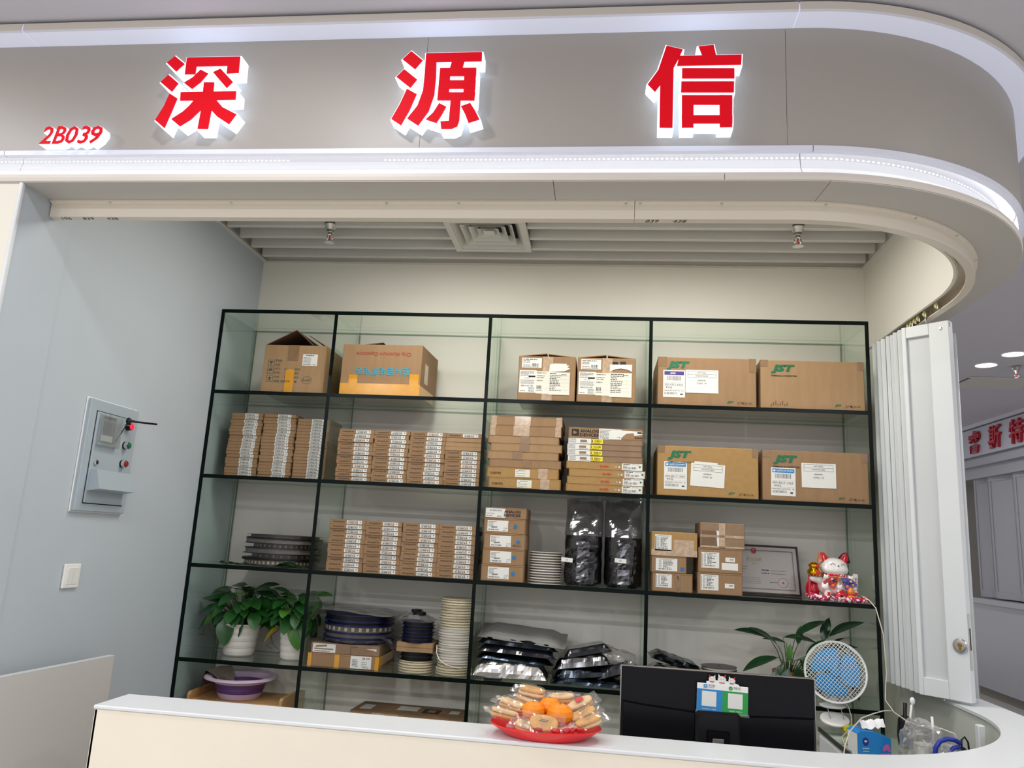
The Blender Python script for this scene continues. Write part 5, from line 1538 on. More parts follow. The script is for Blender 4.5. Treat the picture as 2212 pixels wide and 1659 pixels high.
for sx, tone in ((-1, 'orange_gl'), (1, 'black')):
    for k, (m_, sc, off) in enumerate(((tone, 1, 0), ('crimson', .80, -.0035))):
        mb = MB(); vs, fs = [], []
        n = 9
        for j in range(n + 1):
            t = j / n
            for i in range(12):
                a = 2 * PI * i / 12
                wv = .035 * sc * (1 - t) ** .58 + .002
                vs.append((HC[0] + sx * (.043 + .014 * t) + wv * math.cos(a), -.004 + off + wv * .42 * math.sin(a), HC[2] + .022 + .052 * t * (.95 if k else 1)))
        for j in range(n):
            for i in range(12): fs.append((j * 12 + i, j * 12 + (i + 1) % 12, (j + 1) * 12 + (i + 1) % 12, (j + 1) * 12 + i))
        mb.add(vs, fs, m_, True)
        if k:
            for (dx, dz, c) in ((-.008, .022, 'yellow'), (.007, .018, 'blue'), (-.012, .008, 'violet'), (.008, .004, 'inkred'), (0, .034, 'blue' if sx > 0 else 'yellow'), (.0, .010, 'goldink')):
                mb.ball((HC[0] + sx * (.043 + .012 * dz / .04) + dx, -.0155 + abs(dx) * .25 + dz * .18, HC[2] + .03 + dz), (.0048, .002, .0048), c, 8, 6)
        mb.build('ear' if not k else 'ear_lining', ca)
def face_pt(x, z, g=.001):
    e = 1 - ((x - HC[0]) / .066) ** 2 - ((z - HC[2]) / .047) ** 2
    return (x, -.054 * math.sqrt(max(.02, e)) - g, z)
for sx in (-1, 1):
    mb = MB(); mb.tube([face_pt(HC[0] + .008 + sx * (.014 + .022 * k / 8), HC[2] + .010 + .008 * math.sin(PI * k / 8), .002) for k in range(9)], .0010, 'inkteal', 5); mb.build('eye', ca)
    mb = MB(); mb.tube([face_pt(HC[0] + .008 + sx * .0275 * k / 8, HC[2] - .012 - .008 * math.sin(PI * k / 8), .0045) for k in range(9)], .0009, 'inkrust', 5); mb.build('mouth', ca)
    for q in range(2):
        mb = MB(); mb.tube([face_pt(HC[0] + .004 + sx * (.040 + .014 * k / 4), HC[2] - .002 - .006 * q - .006 * k / 4, .0025) for k in range(5)], .0006, 'inkteal', 4); mb.build('whisker', ca)
mb = MB(); mb.ball(face_pt(HC[0] + .008, HC[2] + .007, .002), (.0045, .003, .0035), 'ink2', 10, 8); mb.build('nose', ca)
mb = MB(); mb.x = Matrix.Translation((.012, -.002, .118)); mb.lathe([(.048, -.012), (.062, -.008), (.064, .004), (.055, .012)], 'collarp', 36, 1, .86)
mb.build('collar', ca)
rr = random.Random(4)
mb = MB()
for k in range(26):
    t = PI + PI * rr.random(); z_ = rr.uniform(-.007, .006)
    if abs(t - 1.5 * PI) < .35: continue
    mb.ball((.012 + .0635 * math.cos(t), -.002 + .0635 * .86 * math.sin(t), .118 + z_), (.003, .003, .003), 'pinkp', 6, 5)
tag(mb.build('collar_flowers', ca), kind='stuff')
mb = MB(); mb.ball((.022, -.058, .112), .0095, 'gold', 16, 12); mb.build('bell', ca)
# gold double gourd held up on the raised paw
mb = MB(); mb.x = Matrix.Translation((-.088, -.03, .114)) @ Matrix.Diagonal((1.16, 1.16, 1.08, 1)); mb.lathe([(.0005, 0), (.022, .001), (.030, .012), (.0305, .022), (.022, .034), (.0205, .036), (.025, .044), (.0245, .052), (.014, .060), (.008, .060), (.007, .064), (.0005, .066)], 'gold', 28); mb.build('gold_gourd', ca)
for zz, rr_ in ((.133, .0115), (.163, .009)):
    mb = MB(); mb.x = Matrix.Translation((-.079, -.0645 + (.006 if zz > .15 else 0), zz)) @ Matrix.Rotation(PI / 2, 4, 'X'); mb.lathe([(rr_, 0), (rr_ * .9, .002), (.0005, .003)], 'inkred', 18); mb.build('red_medallion', ca)
mb = MB(); mb.box(-.118, -.106, -.028, -.022, .016, .118, 'crimson', .002); mb.build('red_stick', ca)
# two fans with gold characters
for sx, c0, txt, tilt in ((-1, 'crimson', '生意', -.35), (1, 'violet', '兴隆', .38)):
    mb = MB(); ctr = (-.004 if sx < 0 else .046, -.0665, .054 if sx < 0 else .052)
    mb.x = Matrix.Translation(ctr) @ Matrix.Rotation(tilt, 4, 'Y') @ Matrix.Diagonal((1.2, 1, 1.12, 1))
    P = [(0, 0)] + [(.058 * math.sin(-.72 + 1.44 * k / 12), .058 * math.cos(-.72 + 1.44 * k / 12)) for k in range(13)]
    n = len(P)
    mb.add([(a, .004, b) for a, b in P] + [(a, 0, b) for a, b in P], [tuple(range(n - 1, -1, -1)), tuple(range(n, 2 * n))] + [(i, (i + 1) % n, n + (i + 1) % n, n + i) for i in range(n)], 'goldink', False)
    mb.shape([(a * .93, b * .94 + .002) for a, b in P], c0, 1)
    mb.disc(-.018, .040, .006, 'cyan', 2, 8); mb.disc(.018, .036, .005, 'yellow', 2, 8); mb.disc(.0, .022, .006, 'orange_gl', 2, 8); mb.disc(.006, .047, .005, 'pinkp', 2, 8)
    mb.text(txt, 0, .036, 'ink', w=.048, h=.018, anchor='c', ly=3, bold=.02)
    mb.build('folding_fan', ca, fixn=False)
# little cats, lucky bag, gourd
def kitten(x, y, z, s, lean=0):
    o = fuse('kitten', [((x, y, z), (.015 * s, .013 * s, .019 * s)), ((x + lean, y - .004, z + .026 * s), (.0165 * s, .013 * s, .013 * s)), ((x + lean - .010 * s, y - .004, z + .039 * s), (.005 * s, .003 * s, .007 * s)), ((x + lean + .010 * s, y - .004, z + .039 * s), (.005 * s, .003 * s, .007 * s))], 'porcelain', ca, .002)
    mb = MB()
    for q in (-1, 1): mb.tube([(x + lean + q * .007 * s - .003, y - .018 * s, z + .029 * s), (x + lean + q * .007 * s, y - .0185 * s, z + .0305 * s), (x + lean + q * .007 * s + .003, y - .018 * s, z + .029 * s)], .0005, 'ink', 4)
    tag(mb.build('kitten_eyes', ca), kind='stuff')
    mb = MB(); mb.box(x - .006, x + .008, y - .0165 * s, y - .0145 * s, z - .008, z + .008, 'inkred', .001); mb.build('red_tag', ca)
kitten(-.038, -.066, .036, 1.15, -.012); kitten(-.035, -.056, .092, .8, -.006); kitten(.072, -.052, .090, .85, .004); kitten(.098, -.045, .040, 1.0, -.006); kitten(.018, -.070, .046, .8, .0)
mb = MB(); mb.ball((.024, -.070, .026), (.030, .022, .025), 'crimson', 22, 14); mb.tube([(.026, -.070, .048), (.036, -.072, .056)], [.012, .004], 'crimson', 10); mb.build('red_fish_bag', ca)
mb = MB(); mb.disc(.02, .026, .008, 'ink', 186, 12); mb.build('bag_mark', ca)
mb = MB(); mb.x = Matrix.Translation((.070, -.068, .004)); mb.lathe([(.0005, 0), (.018, .001), (.024, .014), (.021, .026), (.014, .036), (.016, .042), (.0165, .048), (.010, .060), (.005, .066), (.0005, .067)], 'orange_gl', 24); mb.build('orange_gourd', ca)
mb = MB(); mb.tube([(.070 + .0185 * math.cos(2 * PI * k / 16), -.068 + .0185 * math.sin(2 * PI * k / 16), .037) for k in range(16)], .003, 'inkred', 6, closed=True); mb.build('gourd_ribbon', ca)
mb = MB(); mb.x = Matrix.Translation((.112, .01, .06)) @ Matrix.Rotation(.1, 4, 'Y'); mb.box(-.013, .013, -.006, .006, 0, .075, 'porcelain', .004); mb.build('white_plaque', ca)
mb = MB(); mb.x = Matrix.Translation((.112, .0035, .06)) @ Matrix.Rotation(.1, 4, 'Y')
for k, c in enumerate('黄金招财'): mb.text(c, 0, .050 - .012 * k, 'ink', h=.010, anchor='c', ly=2)
mb.build('lettering', ca)
# printed cushion and red backing
mb = pillow(.245, .135, .026, 'cushion', 3, .002, 20, 48, 14, .6, smooth=True); mb.build('cushion', ca, (-.005, -.028, .0))
mb = MB(); mb.tube([(-.138, -.035, .022), (-.12, -.075, .018), (-.06, -.098, .013), (.03, -.103, .012), (.10, -.098, .013), (.145, -.085, .015), (.155, -.078, .016)], [.006, .017, .0135, .012, .0125, .014, .004], 'cushion', 12); mb.build('cushion_roll', ca)
mb = MB(); rr = random.Random(9)
for k in range(70):
    t = rr.random(); x_ = -.125 + .27 * t; y_ = -.075 - .03 * math.sin(PI * min(1, t * 1.15)); a = rr.uniform(-.6, 1.4)
    mb.ball((x_, y_ - .0135 * math.cos(a), .014 + .0125 * math.sin(a)), (rr.uniform(.003, .0065), .003, rr.uniform(.0025, .0045)), rr.choice(('pinkp', 'pinkp', 'pinkp', 'black', 'violet', 'crimson')), 6, 5)
tag(mb.build('cushion_flowers', ca), kind='stuff')
mb = MB(); mb.ball((-.09, .01, .05), (.034, .03, .045), 'crimson', 18, 12); mb.build('red_backing', ca)

# ------------------------------------------------------------------ monitor and payment card
mo = empty('monitor', (2.566, -1.165, .7205)); tag(mo, 'black computer monitor seen from behind the counter, with a silver rim', 'monitor')
mb = MB(); mb.box(-.315, .315, -.018, .006, .06, .437, 'blackgloss', .003); mb.build('back_shell', mo)
mb = MB()
for q in ((-.318, .318, .435, .439), (-.318, .318, .058, .062)): mb.box(q[0], q[1], -.012, .012, q[2], q[3], 'steel', .001)
for q in ((-.318, -.314), (.314, .318)): mb.box(q[0], q[1], -.012, .012, .062, .435, 'steel', .001)
mb.build('silver_rim', mo)
mb = MB(); vs = []
P = [(-.312, .063), (.312, .063), (.312, .318), (.24, .316), (0, .306), (-.24, .322), (-.312, .330)]
mb.add([(a, -.0185, b) for a, b in P] + [(a * .985, -.027, b - .005 * (b > .1)) for a, b in P], [tuple(range(7, 14))] + [(i, (i + 1) % 7, 7 + (i + 1) % 7, 7 + i) for i in range(7)], 'blackgloss', False); mb.build('back_bulge', mo, fixn=True)
mb = MB(); mb.box(-.072, .072, -.048, -.0272, .16, .318, 'black', .008); mb.build('mount_cover', mo)
for sx in (-.060, .060):
    mb = MB(); mb.x = Matrix.Translation((sx, -.0482, .303)) @ Matrix.Rotation(PI / 2, 4, 'X'); mb.lathe([(.006, 0), (.006, .001), (.004, .001), (.004, -.001), (.0005, -.001)], 'blackgloss', 16); mb.build('screw', mo)
mb = MB(); mb.box(-.036, .036, -.051, -.0482, .18, .262, 'blackgloss', .003); mb.build('slot', mo)
mb = MB(); mb.box(-.018, .018, -.056, -.0512, .014, .238, 'steel', .002); mb.build('stand_neck', mo)
mb = MB(); mb.box(-.13, .13, -.15, .10, 0, .014, 'black', .005); mb.build('stand_foot', mo)

pc_ = empty('payment_card', (2.498, -1.197, 1.035), 0); tag(pc_, 'white, blue and green payment card with three cartoon cats on the monitor', 'card'); pc_.rotation_euler = (0, .025, 0)
Wc, Hc = .165, .090
mb = MB(); mb.box(0, Wc, -.0025, 0, 0, Hc, 'white', .001)
mb.rect(0, 0, Wc / 2, Hc * .80, 'blue', 6); mb.rect(Wc / 2, 0, Wc / 2, Hc * .80, 'green', 6)
mb.rect(.016, .019, .047, .047, 'paper', 7); mb.rect(Wc / 2 + .018, .019, .047, .047, 'paper', 7)
mb.rect(.021, Hc * .835, .012, .012, 'blue', 7); mb.text('支', .027, Hc * .835 + .006, 'paper', h=.009, anchor='c', ly=8); mb.text('支付宝', .036, Hc * .90, 'ink', w=.021, h=.007, ly=7); mb.text('ALIPAY', .036, Hc * .845, 'ink2', w=.020, h=.004, ly=7)
mb.disc(Wc / 2 + .026, Hc * .90, .0065, 'green', 7); mb.tube([(Wc / 2 + .023, -.005, Hc * .90), (Wc / 2 + .0255, -.005, Hc * .90 - .003), (Wc / 2 + .030, -.005, Hc * .90 + .003)], .0008, 'paper', 4)
mb.text('微信支付', Wc / 2 + .035, Hc * .90, 'ink2', w=.024, h=.006, ly=7); mb.text('WeChat Pay', Wc / 2 + .038, Hc * .855, 'ink2', w=.020, h=.0035, ly=7)
mb.text('支付就用支付宝，收钱到账', .018, .008, 'paper', w=.046, h=.005, ly=7); mb.text('推荐使用，微信支付', Wc / 2 + .022, .008, 'paper', w=.042, h=.005, ly=7)
mb.build('card_board', pc_)
mb = MB(); mb.box(-.004, Wc + .004, -.0062, -.0054, -.004, .005, 'clear'); mb.build('clear_pocket', pc_)
mb = MB(); P = [(.03, Hc - .002), (.03, Hc + .006), (.05, Hc + .012), (.11, Hc + .012), (.135, Hc + .004), (.137, Hc - .002)]
mb.add([(a, -.001, b) for a, b in P] + [(a, .001, b) for a, b in P], [tuple(range(6)), tuple(range(11, 5, -1))], 'white', False); mb.build('cat_strip', pc_)
for k, (x_, s_) in enumerate(((.048, .9), (.080, 1.1), (.112, .9))):
    mb = MB(); z_ = Hc + .010
    mb.disc(x_, z_ + .006 * s_, .0125 * s_, 'paper', 4, 18, .0095 * s_); mb.shape([(x_ - .011 * s_, z_ + .009 * s_), (x_ - .004 * s_, z_ + .0145 * s_), (x_ - .011 * s_, z_ + .021 * s_)], 'paper' if k else 'inkred', 5); mb.shape([(x_ + .004 * s_, z_ + .0145 * s_), (x_ + .011 * s_, z_ + .009 * s_), (x_ + .011 * s_, z_ + .021 * s_)], 'inkred' if k else 'paper', 5)
    mb.rect(x_ - .008 * s_, z_ - .005 * s_, .016 * s_, .0025, 'inkred', 6); mb.rect(x_ - .006 * s_, z_ + .006 * s_, .004, .0007, 'inkrust', 6); mb.rect(x_ + .003 * s_, z_ + .006 * s_, .004, .0007, 'inkrust', 6); mb.disc(x_, z_ - .006, .0018, 'goldink', 7, 8)
    mb.build('cartoon_cat', pc_)

# ------------------------------------------------------------------ red plate with crackers, oranges and sweets
PX, PY, PZ = 2.018, -1.468, .9805
pl = MB(); pl.lathe([(.0005, .003), (.60, .003), (.70, .006), (.97, .030), (1.0, .034), (1.0, .030), (.72, .002), (.60, 0), (.0005, 0)], 'plate', 56, .168, .118)
pl = pl.build('red_plate', None, (PX, PY, PZ)); tag(pl, 'oval red plastic plate of snacks on the white counter', 'plate')
for k, (x_, y_, z_, r_) in enumerate(((-.040, .0, .066, .036), (.008, .036, .076, .035), (.042, -.004, .063, .041))):
    mb = MB(); mb.lathe([(.0005, -.90), (.25, -.88), (.62, -.70), (.92, -.32), (1, .02), (.92, .40), (.66, .72), (.30, .875), (.10, .87), (.0005, .85)], 'orange', 32, r_, r_)
    me_ = mb
    me_.v = [(a, b, c * r_ * .9) for a, b, c in me_.v]
    ob = me_.build('orange', None, (PX + x_, PY + y_, PZ + z_)); tag(ob, ('orange on the red plate, beside the wrapped crackers on its left side', 'orange at the back of the red plate, between two others', 'largest orange, front right on the red plate')[k], 'orange', 'oranges on the red plate')
    mb = MB(); mb.ball((0, 0, .86 * r_ * .9), (.004, .004, .002), 'stem', 8, 6); mb.build('stem_end', ob)
def cracker(x, y, z, rx_, ry_, rz_, lab, tint='biscuit', L=.085, W=.036, red=False):
    r = empty('wrapped_cracker', (PX + x, PY + y, PZ + z)); tag(r, lab, 'cracker', 'wrapped crackers on the red plate')
    r.rotation_euler = (rx_, ry_, rz_)
    for k in range(2):
        mb = pillow(L, W * .94, .0118, tint if k else ('biscuit' if tint != 'biscuit' else 'biscuit2'), 3 + k, .0012, 60, 28, 10, .7, smooth=True)
        mb.build('biscuit', r, (0, .0, -.0125 + .0128 * k))
    mb = MB(); vs, fs = [], []
    nu, nv = 18, 16
    for i in range(nu + 1):
        u = i / nu; xx = (L * .5 + .022) * (2 * u - 1); e = min(1, max(0, (L * .5 + .004 - abs(xx)) / .012)) if abs(xx) > L * .5 - .008 else 1
        for j in range(nv):
            t = 2 * PI * j / nv
            hw_, hh_ = W * .5 + .006 + (1 - e) * .004, .0025 + .0165 * e
            cr = .0018 * noise.noise((xx * 90, t * 2.0, x * 50))
            vs.append((xx, (hw_ + cr) * math.cos(t), .0 + (hh_ + cr) * math.sin(t) + (1 - e) * .004 * math.sin(j * 2.4)))
    for i in range(nu):
        for j in range(nv): fs.append((i * nv + j, i * nv + (j + 1) % nv, (i + 1) * nv + (j + 1) % nv, (i + 1) * nv + j))
    mb.add(vs, fs, 'wrap', False); mb.build('wrapper', r)
    mb = MB(); mb.box(-.012, .014, -W * .28, W * .2, .0196, .0200, 'inkred' if red else 'wrap')
    if not red: mb.box(-.016, .010, -.003, -.0015, .0202, .0204, 'inkbrown'); mb.box(-.012, .012, .002, .0032, .0202, .0204, 'inkbrown')
    mb.build('wrapper_print', r)
crk = ((-.125, -.02, .058, 0, .22, .25, 'pale cracker in clear wrap at the left tip of the plate', 'biscuit2', 0),
       (-.108, .03, .075, .1, .18, -.3, 'pale cracker behind the left tip cracker', 'biscuit2', 0),
       (-.064, .06, .083, .0, .15, -.5, 'pale cracker half hidden under the golden top cracker', 'biscuit2', 0),
       (-.052, .065, .112, .15, .10, -.2, 'golden cracker lying highest at the back of the plate', 'biscuit', 0),
       (.040, .070, .098, .2, -.08, .15, 'pale cracker at the back of the plate behind the oranges', 'biscuit2', 0),
       (.100, .035, .090, .35, -.42, .35, 'pale cracker with a red wrapper label leaning on the right', 'biscuit2', 1),
       (.112, .005, .066, .3, -.38, .5, 'cracker just beneath the red-labelled one', 'biscuit', 0),
       (.128, -.02, .053, .2, -.28, .55, 'golden cracker at the right tip of the plate', 'biscuit', 0),
       (-.055, -.070, .038, .3, .1, -.3, 'small pale cracker at the front left rim of the plate', 'biscuit2', 0),
       (-.002, -.072, .048, .85, .1, .12, 'round-wrapped cracker standing at the front of the oranges', 'biscuit', 0))
for c in crk: cracker(*c[:6], c[6], c[7], L=.062 if 'small' in c[6] else .085, red=bool(c[8]), W=.05 if 'round' in c[6] else .036)
for k, (x_, y_, a) in enumerate(((-.015, -.098, .1), (.035, -.100, -.2), (.068, -.088, .5), (.085, -.076, 1.2), (.105, -.066, .3))):
    r = empty('wrapped_sweet', (PX + x_, PY + y_ * .92, PZ + .032), a); tag(r, ('first', 'second', 'third', 'fourth', 'fifth')[k] + ' small red wrapped sweet from the left, along the front plate rim', 'sweet', 'red sweets on the plate')
    mb = pillow(.026, .015, .011, 'candy', k, .001, 90, 16, 8, .6); mb.build('sweet', r, (0, 0, 0))
    for sx in (-1, 1):
        mb = MB(); mb.add([(sx * .012, -.002, .005), (sx * .012, .002, .005), (sx * .021, .007, .008), (sx * .022, 0, .004), (sx * .021, -.007, .007)], [(0, 1, 2, 3, 4)], 'candy', False); mb.build('twist', r)

# ------------------------------------------------------------------ folding door stacked at the right
fd = empty('door_1', (0, 0, 0)); tag(fd, 'white folding door pushed together into a stack on the counter', 'door', None, 'structure')
DZ0, DZ1 = .992, 2.655
def door_panel(L, R, t, first=False, inset=True, mk='door'):
    L, R = V((*L, 0)), V((*R, 0))
    W = (R - L).length
    a = math.atan2(R.y - L.y, R.x - L.x)
    H = DZ1 - DZ0
    p = empty('panel', (L.x, L.y, DZ0), a); p.parent = fd
    rs = .088 if first else .022
    ls = .020
    for q, nm_ in (((0, ls, 0, H), 'stile'), ((W - rs, W, 0, H), 'stile'), ((ls, W - rs, 0, .075), 'rail'), ((ls, W - rs, H - .055, H), 'rail')):
        if nm_ == 'rail' and not inset: continue
        mb = MB(); mb.box(q[0] + .0003, q[1] - .0003, 0, t, q[2], q[3], mk, .002); mb.build(nm_, p)
    mb = MB(); mb.box(ls, W - rs, t * .35, t * .65, .0 if not inset else .075, H if not inset else H - .055, 'door_in'); mb.build('infill', p)
    return p
Ls = V((3.571, -.205)); Le = V((3.532, .10))
NP = 13
for k in range(NP):
    q = (k + 1) / NP
    a = Ls.lerp(Le, q)
    a = a + V((.016, -.004)) * ((0, 1, 0, 2, 1, 0, 2, 0, 1)[k % 9] * .5)
    door_panel(a, a + V((.165 + .006 * (k % 2), -.055 - .006 * (k % 2))), (.015, .011, .013)[k % 3], inset=False)
lead = door_panel((3.572, -.214), (3.724, -.362), .046, True)
# the lead panel's face looks out of the shop: turn its lock to that side
mb = MB(); mb.x = Matrix.Translation((.181, -.0005, .225)) @ Matrix.Rotation(PI / 2, 4, 'X'); mb.lathe([(.031, 0), (.031, .003), (.027, .007), (.018, .008), (.0005, .008)], 'steel', 32); mb.build('lock_rosette', lead)
mb = MB(); mb.x = Matrix.Translation((.181, -.0085, .229)) @ Matrix.Rotation(PI / 2, 4, 'X'); mb.lathe([(.0085, 0), (.0085, .004), (.0005, .004)], 'brass', 20); mb.box(-.004, .004, -.02, 0, 0, .0035, 'brass'); mb.build('key_cylinder', lead)
mb = MB(); mb.box(.2122, .2132, .010, .034, .13, .36, 'steel', .0004); mb.box(.2133, .2138, .017, .027, .21, .30, 'dark'); mb.build('strike_plate', lead)
mb = MB(); mb.x = Matrix.Translation((.178, -.0005, DZ1 - DZ0 - .035)) @ Matrix.Rotation(PI / 2, 4, 'X'); mb.lathe([(.007, 0), (.007, .002), (.003, .0025), (.0005, .001)], 'chrome', 16); mb.build('screw_cap', lead)
mb = MB(); mb.x = Matrix.Translation((.2125, .006, DZ1 - DZ0 - .03)) @ Matrix.Rotation(PI / 2, 4, 'Z'); mb.text('27', 0, 0, 'ink', w=.014, h=.02, ly=1, bold=.02); mb.build('number_mark', lead)
side = door_panel((3.604, -.150), (3.803, -.205), .020)
mb = MB(); mb.tube([(3.812, -.205, DZ0), (3.812, -.205, DZ1 - .02)], .011, 'door', 12); mb.build('hinge_tube', fd)
mb = MB(); mb.tube([(3.66, -.28, DZ1), (3.66, -.28, 2.70)], .005, 'steel', 8); mb.build('hanger_bolt', fd)
mb = MB(); mb.tube([(3.65, -.275, .975), (3.65, -.275, DZ0)], .004, 'steel', 8); mb.build('floor_pin', fd)
for s in (S2 + .07, S2 + .20, S2 + .274, S2 + .315, S2 + .355, S2 + .395):
    x, y = path(s, -.038)
    rl = empty('roller', (x, y, 2.7065)); rl.parent = fd
    mb = MB(); mb.x = Matrix.Rotation(PI / 2, 4, 'X'); mb.lathe([(.004, -.009), (.017, -.009), (.018, -.006), (.018, .006), (.017, .009), (.004, .009)], 'roller', 20); mb.build('wheel', rl)
    mb = MB(); mb.box(-.010, .010, -.013, -.010, -.022, .012, 'steel', .001); mb.build('bracket', rl)

# ------------------------------------------------------------------ desk inside the counter with its glass top
DT = .785
dk = empty('desk', (3.195, -.88, 0)); tag(dk, 'white desk with dark-edged glass top in the counter corner', 'desk')
mb = MB(); mb.box(.018, .385, .02, .865, .02, DT - .021, 'counter_in', .002); mb.build('cabinet', dk)
for k in range(3):
    mb = MB(); mb.box(.0, .017, .03, .85, .06 + .235 * k, .285 + .235 * k, 'door', .003); mb.build('drawer', dk)
mb = MB(); mb.box(.006, .395, .002, .87, DT - .018, DT, 'glass'); mb.box(0, .006, .002, .87, DT - .018, DT, 'glass_edge'); mb.build('glass_top', dk)
# tissue pack
tp = empty('tissue_pack', (3.216, -.515, DT + .0005), .16); tag(tp, 'blue tissue pack with a pink flower, lying on the desk', 'tissue pack')
mb = MB(); P = [(0, .0), (0, .085), (.02, .096), (.085, .092), (.145, .078), (.165, .07), (.165, 0)]
mb.add([(a, 0, b) for a, b in P] + [(a, .1, b) for a, b in P], [tuple(range(7)), tuple(range(13, 6, -1))] + [(i, (i + 1) % 7, 7 + (i + 1) % 7, 7 + i) for i in range(7)], 'tissue_b', False)
mb.build('wrapper', tp, fixn=True)
mb = MB(); mb.box(-.001, 0, .005, .095, .004, .082, 'white'); mb.build('end_face', tp)
mb = MB(); mb.disc(.04, .045, .027, 'tissue_b', 1, 28); mb.disc(.038, .055, .016, 'tissue_d', 2, 24); mb.disc(.038, .057, .008, 'paper', 3, 6, .0045); mb.words(.022, .028, .035, .004, 'paper', 3, 3); mb.words(.024, .018, .03, .003, 'paper', 3, 4); mb.build('emblem', tp)
mb = MB()
for k in range(9):
    t = -.5 + 3.4 * k / 8
    c, s_ = math.cos(t + .3), math.sin(t + .3)
    mb.shape([(.142, .028), (.142 + .014 * c - .005 * s_, .028 + .014 * s_ + .005 * c), (.142 + .023 * c, .028 + .023 * s_), (.142 + .014 * c + .005 * s_, .028 + .014 * s_ - .005 * c)], 'tissue_p', 2 + k % 3)
mb.shape([(.07, .004), (.16, .004), (.16, .016), (.12, .012)], 'tissue_p', 1); mb.build('flower_print', tp)
t_ = sheet(.12, .05, 'tissue', 4, .012, 26, 18, 10, lambda u, v: .010 + .03 * math.sin(PI * v) * (.6 + .4 * u), True); t_.build('tissue', tp, (.095, .05, .088)); tp.scale = (.82, .9, 1.0)
# clip fan gripping the fourth shelf's front edge
fn = empty('clip_fan', (3.262, -.012, ZS[4])); tag(fn, 'small white clip-on fan with blue blades, clamped to the shelf edge', 'fan')
Rf = .132
hd = empty('fan_head', (0, -.062, .178)); hd.parent = fn; hd.rotation_euler = (PI / 2 - .12, .0, -.22)   # local +z looks out of the shop
mb = MB(); mb.tube([(Rf * math.cos(2 * PI * k / 48), Rf * math.sin(2 * PI * k / 48), 0) for k in range(48)], .0055, 'white', 8, closed=True); mb.lathe([(Rf + .003, -.010), (Rf + .003, .008)], 'white', 48); mb.build('cage_ring', hd)
def cage(sgn, dep, n, nm_):
    mb = MB()
    for fam in (0, 1):
        a = PI / 4 + .12 if fam else -PI / 4 + .12
        ca_, sa_ = math.cos(a), math.sin(a)
        for k in range(-n, n + 1):
            o_ = k / (n + .5) * Rf
            hl = math.sqrt(max(0, Rf * Rf - o_ * o_))
            pts = []
            for q in range(9):
                s_ = -hl + 2 * hl * q / 8
                r2 = (s_ * s_ + o_ * o_) / (Rf * Rf)
                pts.append((s_ * ca_ - o_ * sa_, s_ * sa_ + o_ * ca_, sgn * dep * (1 - r2 ** 1.6) + .0006 * fam))
            mb.tube(pts, .0012, 'white', 4, False)
    o = mb.build(nm_, hd); return o
tag(cage(1, .028, 10, 'front_grille'), kind='stuff'); tag(cage(-1, .04, 7, 'rear_grille'), kind='stuff')
mb = MB(); mb.lathe([(.0005, .016), (.018, .014), (.024, .006), (.024, -.012), (.0005, -.012)], 'fanblue', 24); mb.build('blade_hub', hd)
for k in range(3):
    mb = MB(); vs, fs = [], []
    for j in range(9):
        for i in range(11):
            u, v = i / 10, j / 8
            r = .02 + (Rf * .80 - .02) * v
            t = 2 * PI * k / 3 + (-1.0 + 2.0 * u) * (.75 + .25 * math.sin(PI * v)) + .25 * v
            vs.append((r * math.cos(t), r * math.sin(t), .008 - .022 * u * (0.3 + .7 * v)))
    for j in range(8):
        for i in range(10): fs.append((j * 11 + i, j * 11 + i + 1, (j + 1) * 11 + i + 1, (j + 1) * 11 + i))
    mb.add(vs, fs, 'fanblue', True); mb.build('blade', hd)
mb = MB(); mb.lathe([(.0005, -.085), (.028, -.083), (.036, -.06), (.036, -.03), (.03, -.014)], 'white', 24); mb.build('motor_housing', hd)
mb = MB(); mb.tube([(0, -.022, .022), (0, -.026, .06), (0, -.03, .14)], [.016, .013, .013], 'white', 14); mb.build('neck', fn)
mb = MB(); mb.lathe([(.0005, .012), (.050, .012), (.058, .018), (.058, .024), (.03, .032), (.0005, .033)], 'white', 32, 1, .8); mb.x = Matrix.Identity(4); mb.build('upper_jaw', fn)
mb = MB(); mb.x = Matrix.Translation((0, -.028, -.035)) @ Matrix.Rotation(.5, 4, 'X'); mb.lathe([(.0005, -.008), (.05, -.008), (.064, -.002), (.064, .004), (.05, .006), (.0005, .005)], 'white', 32, 1, .75); mb.build('lower_jaw', fn)
for sx in (-.03, .03):
    mb = MB(); mb.tube([(sx, -.03, .012), (sx + .004, -.034, -.012), (sx + .010, -.036, -.03)], .002, 'steel', 6); mb.build('spring', fn)
mb = MB(); mb.tube([(.02, -.03, .055), (.06, -.035, .03), (.072, -.04, -.02), (.068, -.05, -.06), (.03, -.10, -.072), (-.02, -.2, -.072), (-.05, -.34, -.074), (-.055, -.5, -.076)], .0022, 'cable', 6); mb.build('power_cord', fn)

# clear takeaway bag with cup and straw, blue-handled bag, brush, sponge, plug
cb_ = empty('takeaway_bag', (3.412, -.635, DT + .0005)); tag(cb_, 'clear plastic bag holding a drink cup, beside the blue tissue pack', 'bag')
mb = pillow(.115, .11, .17, 'zipfilm', 5, .018, 20, 30, 20, .6, pinch=.3); mb.build('film', cb_)
mb = MB(); mb.lathe([(.0005, .004), (.028, .004), (.036, .09), (.037, .092), (.034, .092), (.0005, .088)], 'paper2', 24); mb.build('cup', cb_, (.006, -.01, 0))
mb = MB(); mb.box(-.030, .008, -.050, -.048, .055, .088, 'paper2'); mb.words(-.027, .07, .03, .003, 'ink2', 98, 2); mb.words(-.027, .062, .03, .003, 'ink2', 98, 3); mb.rect(-.016, .03, .008, .012, 'inkred', 98); mb.build('cup_label', cb_)
mb = MB(); mb.tube([(.040, -.02, .06), (.034, -.025, .195)], .0048, 'white', 10); mb.build('straw', cb_)
